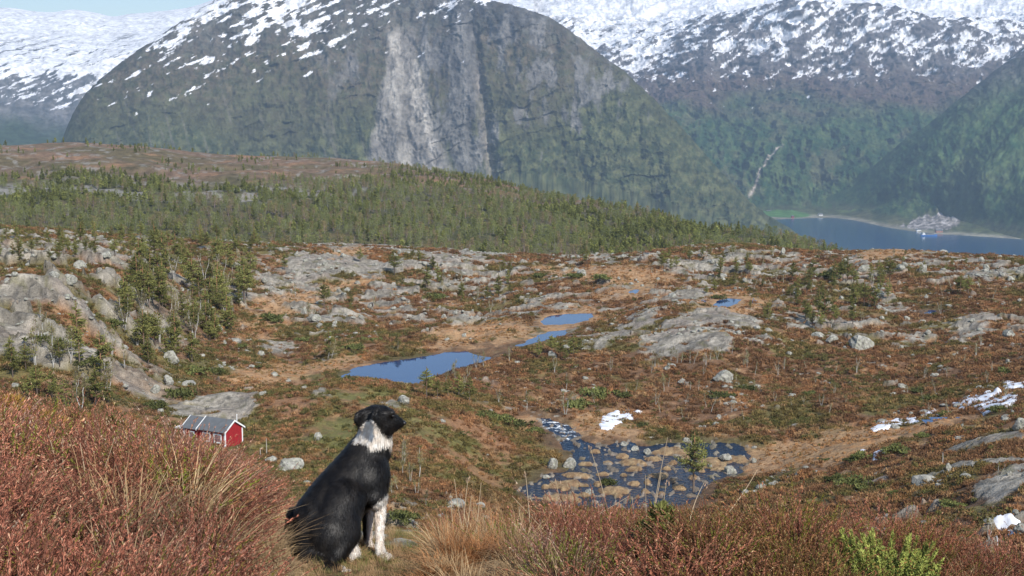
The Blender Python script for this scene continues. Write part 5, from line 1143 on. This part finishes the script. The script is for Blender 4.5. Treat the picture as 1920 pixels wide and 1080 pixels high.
dme.polygons.foreach_set('use_smooth', np.ones(len(dme.polygons), bool)); dme.update()
m_fur, nt, b = newmat('dog coat'); atn = nd(nt, 'ShaderNodeAttribute', _attribute_name='col'); nt.links.new(atn.outputs[0], b.inputs['Base Color']); b.inputs['Roughness'].default_value = .46; b.inputs['Specular IOR Level'].default_value = .22
tc = nt.nodes.new('ShaderNodeTexCoord'); mp = nd(nt, 'ShaderNodeMapping'); mp.inputs['Scale'].default_value = (260, 260, 60); nt.links.new(tc.outputs['Object'], mp.inputs[0]); n1 = nd(nt, 'ShaderNodeTexNoise', Scale=1.0, Detail=3.0); nt.links.new(mp.outputs[0], n1.inputs[0])
bp = nd(nt, 'ShaderNodeBump', Strength=.5, Distance=.002); nt.links.new(n1.outputs[0], bp.inputs['Height']); nt.links.new(bp.outputs[0], b.inputs['Normal'])
dog = link('dog', dme, m_fur); dog.location = base; dog.data.materials.clear(); dog.data.materials.append(m_fur)
tag(dog, 'black and white dog sitting on the path with its back turned, looking over the moor', 'dog')
# coat of short hair
r_ = np.random.default_rng(5); nf = len(dme.polygons); ar = np.zeros(nf); dme.polygons.foreach_get('area', ar); cen = np.zeros(nf*3); dme.polygons.foreach_get('center', cen); cen = cen.reshape(-1, 3); fn = np.zeros(nf*3); dme.polygons.foreach_get('normal', fn); fn = fn.reshape(-1, 3)
nh = 150000; i = r_.choice(nf, nh, p=ar/ar.sum()); P = cen[i]+r_.normal(0, .0025, (nh, 3)); N_ = fn[i]; Pw = P+base; ppx, ppy, dd = proj(Pw)
flow = np.stack([-.45+0*ppx, -.1+0*ppx, -1.+0*ppx], 1); head = ss(812, 800, ppy); flow = mix(flow, np.array([-1., 0, -.25]), head); legm = ss(935, 945, ppy)*ss(685, 690, ppx); flow = mix(flow, np.array([0, 0, -1.]), legm)
neck = ss(850, 838, ppy)*(1-head); flow = mix(flow, np.array([-.15, 0, -1.]), neck); flow += r_.normal(0, .16, (nh, 3))
T_ = flow-(flow*N_).sum(1, keepdims=True)*N_; T_ /= np.linalg.norm(T_, axis=1, keepdims=True)+1e-9
ln = (.015+.008*r_.random(nh))*mix(1., .42, head)*mix(1., .45, legm)*mix(1., .95, neck); und = ss(-.2, -.7, N_[:, 2])*ss(905, 930, ppy); ln *= 1+.8*und
lift = np.clip(.05+.10*r_.random(nh), 0, 1)[:, None]; D_ = T_*(1-lift)+N_*lift; S_ = np.cross(D_, N_); S_ /= np.linalg.norm(S_, axis=1, keepdims=True)+1e-9
wq = (.0008+.0008*r_.random(nh))[:, None]; tip = P+D_*ln[:, None]; mid = P+(D_*.55+N_*.06)*ln[:, None]
V4 = np.stack([P-N_*.002-S_*wq, P-N_*.002+S_*wq, mid+S_*wq*.8, tip, mid-S_*wq*.8], 1)
q = np.arange(nh)[:, None]*5; Fh = np.concatenate([q+np.array([[0, 1, 2, 4]]), q+np.array([[4, 2, 3, 3]])], 0)
Fh2 = np.concatenate([q+np.array([[0, 1, 2, 4]])], 0); hc, _ = coat(Pw); hc = hc*(.92+.16*r_.random((nh, 1)))
V4 = np.stack([P-N_*.002-S_*wq, P-N_*.002+S_*wq, tip+S_*wq*.35, tip-S_*wq*.35], 1); Fh = np.arange(nh*4).reshape(-1, 4)
fur = link('fur', mesh_np('fur', V4.reshape(-1, 3), Fh, np.repeat(hc, 4, 0), False), m_fur, dog)
m_blk = flat_mat('nose and eye', (.012, .010, .010), .25, .5)
def ball(name, c, r, mat, rot=None):
    bm = bmesh.new(); blob(bm, np.array(c)-base, r, rot); me = bpy.data.meshes.new(name); bm.to_mesh(me); bm.free(); 
    for p in me.polygons: p.use_smooth = True
    return link(name, me, mat, dog)
ball('nose', A_(757.5, 793, .10), (4.2*U, 6*U, 4*U), m_blk); ball('eye', A_(736, 780, .052), (3.2*U, 2.6*U, 2.6*U), m_blk); ball('eye', A_(739, 780, .128), (3.2*U, 2.6*U, 2.6*U), m_blk)
# ---------------------------------------------------------------- heather, grass and stones underfoot
mat_fg = leaf_mat('heather sprigs', tint=True, trans=.18, var=.25, rough=.75, spec=.25)
def heather_proto(seed, n=80, h=.30, rad=.17, green=0., bare=.25):
    r_ = np.random.default_rng(seed); mb = MB()
    for i in range(n):
        a = r_.random()*2*pi; q = rad*math.sqrt(r_.random()); b0 = np.array([cos(a)*q*.55, sin(a)*q*.55, -.03]); hh = h*r_.uniform(.55, 1.08)*(1-.25*(q/rad)**2)
        lean = r_.normal(0, .12, 2)+np.array([cos(a), sin(a)])*q*.9; tip = b0+np.array([lean[0]*.8, lean[1]*.8, hh]); mid = (b0+tip)/2+np.array([-lean[0]*.12, -lean[1]*.12, .02]); t = np.linspace(0, 1, 5)[:, None]
        P = (1-t)**2*b0+2*t*(1-t)*mid+t*t*tip
        mb.tube(P, np.linspace(.0016, .0007, 5), np.repeat(np.array([[.50, .42, .38]])*r_.uniform(.4, 1.0), 5, 0), 3)
        if r_.random() < bare*.4: continue
        m = int(58*r_.uniform(.7, 1.2)); u = r_.uniform(.42, 1.0, m)[:, None]; c = (1-u)**2*b0+2*u*(1-u)*mid+u*u*tip; d = tip-mid; d /= np.linalg.norm(d); out = r_.normal(size=(m, 3)); out -= (out@d)[:, None]*d; out /= np.linalg.norm(out, axis=1, keepdims=True)
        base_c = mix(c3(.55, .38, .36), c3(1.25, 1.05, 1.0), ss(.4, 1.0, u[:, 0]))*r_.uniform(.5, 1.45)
        if r_.random() < green: base_c = mix(c3(.35, .75, .20), c3(.7, 1.35, .35), u[:, 0])
        pale = (r_.random(m) < .09)[:, None]; base_c = np.where(pale, np.array([[1.7, 2.3, 2.2]]), base_c)*r_.uniform(.75, 1.25, (m, 1))
        mb.leaves(c+out*.0020, .0024, base_c, asp=2.7, axis=d+out*.28)
    return proto('heather', mb.mesh('heather'), mat_fg)
def grass_proto(seed, n=120, h=.3, rad=.09, droop=.5, w=.0016, c0=(.8, .8, .8), c1=(1.3, 1.25, 1.2)):
    r_ = np.random.default_rng(seed); mb = MB(); V = []; cl = []
    for i in range(n):
        a = r_.random()*2*pi; q = rad*math.sqrt(r_.random()); b0 = np.array([cos(a)*q, sin(a)*q, -.02]); hh = h*r_.uniform(.45, 1.1); aa = a+r_.normal(0, .8); dr = droop*r_.uniform(.3, 1.3)*hh; t = np.linspace(0, 1, 5)
        P = np.c_[b0[0]+cos(aa)*dr*t**1.6, b0[1]+sin(aa)*dr*t**1.6, b0[2]+hh*(t-.42*droop*t**2.4)]; sd_ = np.array([-sin(aa), cos(aa), 0])*w; ww = np.array([1, 1, .85, .6, .12])[:, None]
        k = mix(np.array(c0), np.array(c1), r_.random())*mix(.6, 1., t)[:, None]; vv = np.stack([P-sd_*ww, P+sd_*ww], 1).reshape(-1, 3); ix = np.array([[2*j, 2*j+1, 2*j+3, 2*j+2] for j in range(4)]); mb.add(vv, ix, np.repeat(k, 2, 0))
    return proto('grass', mb.mesh('grass'), mat_fg)
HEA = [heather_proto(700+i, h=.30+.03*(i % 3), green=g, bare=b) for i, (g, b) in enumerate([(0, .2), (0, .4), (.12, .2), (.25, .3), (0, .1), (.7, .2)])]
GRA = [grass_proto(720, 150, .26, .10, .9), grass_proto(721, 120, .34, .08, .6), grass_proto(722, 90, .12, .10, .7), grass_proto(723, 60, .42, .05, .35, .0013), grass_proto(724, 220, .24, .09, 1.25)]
def screen(x, y, z): return proj(np.c_[x, y, z])
def fg_pts(n, seed, r0=2.2, r1=11.5):
    r_ = np.random.default_rng(seed); r = r_.uniform(r0**1.4, r1**1.4, n)**(1/1.4); a = np.radians(r_.uniform(-25, 25, n)); x, y = r*np.sin(a), r*np.cos(a); z = ground_near(x, y); px, py, d = screen(x, y, z); return x, y, z, px, py, r, r_
x, y, z, px, py, r, r_ = fg_pts(2600, 81)
path = poly_sd([(470, 1300), (520, 1080), (560, 1010), (620, 960), (700, 950), (790, 985), (800, 1060), (760, 1110), (850, 1300)], px, py)
nz = fbm(x, y, .55, 3, 821)
grassy = ss(-60, 10, -(poly_sd([(400, 1400), (425, 1050), (470, 975), (540, 930), (620, 940), (640, 1000), (620, 1400)], px, py))+nz*60-10) + ss(0, 30, -poly_sd([(770, 1400), (760, 1040), (800, 990), (880, 960), (1010, 985), (1040, 1080), (1010, 1400)], px, py)+nz*30)
keep = (path > 18+nz*16) & (r_.random(len(x)) > np.clip(grassy, 0, 1)*.93) & ~((nz > .52) & (r_.random(len(x)) < .8))
x, y, z, px, py, r = x[keep], y[keep], z[keep], px[keep], py[keep], r[keep]; n = len(x); n1 = fbm(x, y, .8, 3, 823); n2 = fbm(x, y, .35, 2, 825)
# a lower growth by the path, the tall bushes at the right
hs = .92+.50*n1; hs *= np.interp(px, [600, 800, 1040, 1500, 1700, 1920, 2100], [.97, .72, .66, .66, .60, .50, .45])*(.85+.35*r_.random(n))*(1-.25*np.exp(-((px-475)/55)**2)); hs *= mix(.5, 1., ss(0, 120, poly_sd([(470, 1300), (520, 1080), (560, 1010), (620, 960), (700, 950), (790, 985), (800, 1060), (760, 1110), (850, 1300)], px, py)))
tint = mix(c3(.215, .092, .060), c3(.325, .155, .100), ss(-.5, .5, n1+.5*n2)); tint = mix(tint, c3(.36, .29, .24), .5*ss(.2, .6, n2)); tint = mix(tint, c3(.25, .105, .045), .7*ss(1000, 1250, px)*ss(-.3, .4, n2))
tint = mix(tint, c3(.22, .15, .05), .6*ss(.3, .6, fbm(x, y, .6, 2, 827)))
idx = np.where((px > 1080) & (r_.random(n) < .45), 3+2*(r_.random(n) < .3), np.where(r_.random(n) < .05, 5, r_.integers(0, 5, n)))
lean = np.where(px < 700, .30, .10)
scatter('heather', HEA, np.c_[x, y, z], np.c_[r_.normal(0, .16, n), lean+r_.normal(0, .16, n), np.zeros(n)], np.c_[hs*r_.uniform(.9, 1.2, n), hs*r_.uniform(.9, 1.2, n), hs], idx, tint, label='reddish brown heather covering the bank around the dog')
# grass: tan tufts through the heather, thick by the path, short turf on it
x, y, z, px, py, r, r_ = fg_pts(5200, 83); path = poly_sd([(470, 1300), (520, 1080), (560, 1010), (620, 960), (700, 950), (790, 985), (800, 1060), (760, 1110), (850, 1300)], px, py); nz = fbm(x, y, .6, 3, 831)
gz1 = ss(-50, 20, -(poly_sd([(400, 1400), (425, 1050), (470, 975), (540, 925), (620, 940), (640, 1000), (620, 1400)], px, py))+nz*50-5); tus = -poly_sd([(830, 1400), (800, 1070), (815, 1010), (880, 975), (1000, 985), (1040, 1080), (1010, 1400)], px, py)
u = r_.random(len(x)); dogp = np.hypot((px-640)/95, (py-1050)/38) < 1
keep = (u < .13+.42*ss(.05, .45, nz)) | (u < gz1*.9) | (tus > 0) | ((path < 0) & (u < .5)); keep &= ~(dogp & (u > .2)); keep &= ~((px > 600) & (px < 800) & (py > 985) & (py < 1500) & (u > .0)); 
x, y, z, px, py, r, path, tus, gz1, u = [q[keep] for q in (x, y, z, px, py, r, path, tus, gz1, u)]; n = len(x)
idx = np.where(tus > 0, r_.choice([0, 1, 3, 4, 4], n), np.where(path < 0, 2, np.where(gz1 > .5, r_.choice([0, 2, 2, 4], n), r_.choice([1, 2, 2, 0, 0], n))))
s = r_.uniform(.7, 1.15, n)*np.where(path < 0, .45, 1)*np.where((gz1 > .5) & (tus < 0), .7, 1)*np.where(tus > 0, .72, 1)*np.interp(px, [700, 1000, 1900], [1, .75, .5])
tint = mix(c3(.40, .26, .13), c3(.50, .37, .21), r_.random(n)); tint = mix(tint, c3(.40, .17, .06), .8*(tus > 0)*(r_.random(n) < .5)); tint = mix(tint, c3(.16, .17, .045), .75*((r_.random(n) < .25) & (path < 30)))
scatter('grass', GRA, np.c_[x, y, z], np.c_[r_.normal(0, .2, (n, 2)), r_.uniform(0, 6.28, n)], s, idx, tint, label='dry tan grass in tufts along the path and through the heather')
# dead grass stalks that stand above the heather, each where it grows
ST = [(893,1040,852,898),(900,1050,862,925),(870,1030,884,930),(866,1030,878,895),(882,1035,902,905),(835,1025,800,960),(855,1020,845,925),(1155,1000,1105,835),(1196,985,1185,930),(1207,980,1240,885),(1215,990,1252,820),(1215,1010,1210,890),(1110,1055,960,930),(980,1010,1180,930),(1140,1060,1085,985),(1290,960,1320,905),(1345,945,1420,880),(995,970,985,885),(1238,1010,1250,900),(1080,1000,1042,900),(1150,1040,1195,975),(930,1050,905,960),(960,1040,975,950),(1020,1060,1030,960),(165,900,150,830),(150,935,215,820),(120,880,118,820),(105,870,90,815)]
mb = MB(); r_ = np.random.default_rng(8)
for (bx, by, tx, ty) in ST:
    D = 5.3 if bx > 700 else 4.9; b0 = at(bx, by+40, D); tp = at(tx, ty, D+.1); md_ = (b0+tp)/2+r_.normal(0, .012, 3); t = np.linspace(0, 1, 7)[:, None]; P = (1-t)**2*b0+2*t*(1-t)*md_+t*t*tp
    mb.tube(P, np.linspace(.0022, .0009, 7), c3(.55, .42, .27)*r_.uniform(.8, 1.1), 4)
    if r_.random() < .5: mb.leaves(P[-1:]+r_.normal(0, .006, (8, 3))-np.array([0, 0, .01]), .004, c3(.45, .30, .20), asp=2.2, axis=np.repeat((tp-md_)[None], 8, 0))
o = link('grass_stalks', mb.mesh('grass_stalks'), mat_bark); tag(o, 'tall dry grass stalks standing above the heather', kind='stuff')
# flat stones on and beside the path
m_path = land_mat('path stone', [(9, 5, .75, 1.25), (60, 3, .8, 1.2)], [(16, 6, .7, .03), (80, 3, .5, .006)], rough=.85)
for i, (px_, py_, wp, hp, lab) in enumerate([(762, 1025, 84, 34, 'flat grey stone slab beside the grass tussock, right of the dog'), (690, 1006, 52, 30, 'grey stone half buried behind the dog front leg'), (716, 1008, 30, 26, 'dark ribbed stone wedged between the two grey stones by the dog'), (566, 940, 34, 16, 'pale flat stone above the dog back, upper of two'), (560, 956, 28, 13, 'pale flat stone above the dog back, lower of two'), (672, 1046, 26, 10, 'small stone lying against the dog hind paw')]):
    a_, e_ = ray(px_, py_); rr = np.linspace(3, 12, 900); zz = ground_near(rr*math.sin(a_), rr*math.cos(a_)); k = int(np.argmax(zz/rr >= float(e_))) if (zz/rr >= float(e_)).any() else 500; R0 = rr[k]
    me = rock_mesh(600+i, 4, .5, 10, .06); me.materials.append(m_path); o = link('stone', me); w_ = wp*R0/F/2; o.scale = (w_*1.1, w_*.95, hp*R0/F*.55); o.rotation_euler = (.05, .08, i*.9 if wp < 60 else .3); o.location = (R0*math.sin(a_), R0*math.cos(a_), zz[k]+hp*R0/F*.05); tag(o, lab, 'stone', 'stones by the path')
# junipers on the bank
def juniper_sprays(seed, w, h, c0, c1, n=150):
    r_ = np.random.default_rng(seed); mb = MB()
    for i in range(n):
        a = r_.random()*2*pi; q = r_.random()**.6; b0 = np.array([cos(a)*q*w*.55, sin(a)*q*w*.55, 0]); L_ = h*r_.uniform(.45, 1.1)*(1-.35*q); tip = b0+np.array([cos(a)*L_*(.25+.7*q), sin(a)*L_*(.25+.7*q), L_]); md_ = (b0+tip)/2+np.array([cos(a), sin(a), -.3])*L_*.10
        t = np.linspace(0, 1, 5)[:, None]; P = (1-t)**2*b0+2*t*(1-t)*md_+t*t*tip; mb.tube(P, np.linspace(.003, .001, 5), c3(.20, .12, .06), 3)
        m = 190; u = r_.uniform(.2, 1.0, m)[:, None]; c = (1-u)**2*b0+2*u*(1-u)*md_+u*u*tip; d = tip-md_; d /= np.linalg.norm(d); out = r_.normal(size=(m, 3)); out -= (out@d)[:, None]*d; out /= np.linalg.norm(out, axis=1, keepdims=True)
        sp = (.020*(1.15-u))*r_.random((m, 1)); k = mix(np.array(c0), np.array(c1), np.clip(u[:, 0]*1.1-.2+r_.normal(0, .15, m), 0, 1))*r_.uniform(.6, 1.3); k = np.where((r_.random(m) < .07)[:, None], np.array([[.32, .16, .06]]), k)
        mb.leaves(c+out*sp+d*.004, .0040, k, asp=2.6, axis=d+out*.7)
    m = mb.mesh('crown'); m.materials.append(mat_leaf); return m
def near_bush(px_, D, top_py, wp, seed, c0, c1, lab, n=7000, leaf=.0075, hgt=.30, sprays=False):
    g = at(px_, 1200, D); z0 = float(ground_near(np.array([g[0]]), np.array([g[1]]))[0]); w_ = wp*D/F; m = bush_mesh(seed, n*2, w_*.42, hgt, c0, c1, leaf, 1.1, 3.0); m.materials.append(mat_leaf)
    o = link('juniper_bush', m if not sprays else juniper_sprays(seed, w_*.5, hgt, c0, c1)); o.location = (g[0], g[1], z0); tag(o, lab, 'bush', 'juniper bushes on the bank'); return o
near_bush(1645, 4.7, 1010, 190, 31, (.12, .17, .035), (.34, .36, .09), 'bright yellow green juniper bush growing in the heather, lower right corner', 100, .0042, hgt=.215, sprays=True)
near_bush(1240, 5.1, 960, 110, 32, (.10, .11, .03), (.22, .21, .06), 'olive green juniper sprigs growing through the heather below the river', 2600, hgt=.17)
near_bush(35, 7.4, 740, 230, 33, (.16, .10, .025), (.36, .20, .05), 'orange tinged juniper bush on top of the heather bank at the left edge', 6000, .010, .36)
near_bush(160, 7.8, 760, 160, 34, (.08, .09, .025), (.26, .16, .05), 'green and rust juniper bush on the bank beside the orange tinged one', 4000, .010, .34)
# short turf where the dog sits
x, y, z, px, py, r, r_ = fg_pts(9000, 87, 3.2, 7.5); k = (px > 560) & (px < 830) & (py > 960) & (py < 1400) & (r_.random(len(x)) < .8); x, y, z = x[k], y[k], z[k]; n = len(x)
tint = mix(c3(.38, .25, .13), c3(.17, .18, .05), (r_.random(n) < .35)*1.); scatter('turf', [GRA[2]], np.c_[x, y, z], np.c_[r_.normal(0, .3, (n, 2)), r_.uniform(0, 6.28, n)], r_.uniform(.22, .45, n), np.zeros(n), tint, label='short trodden turf on the path under the dog')
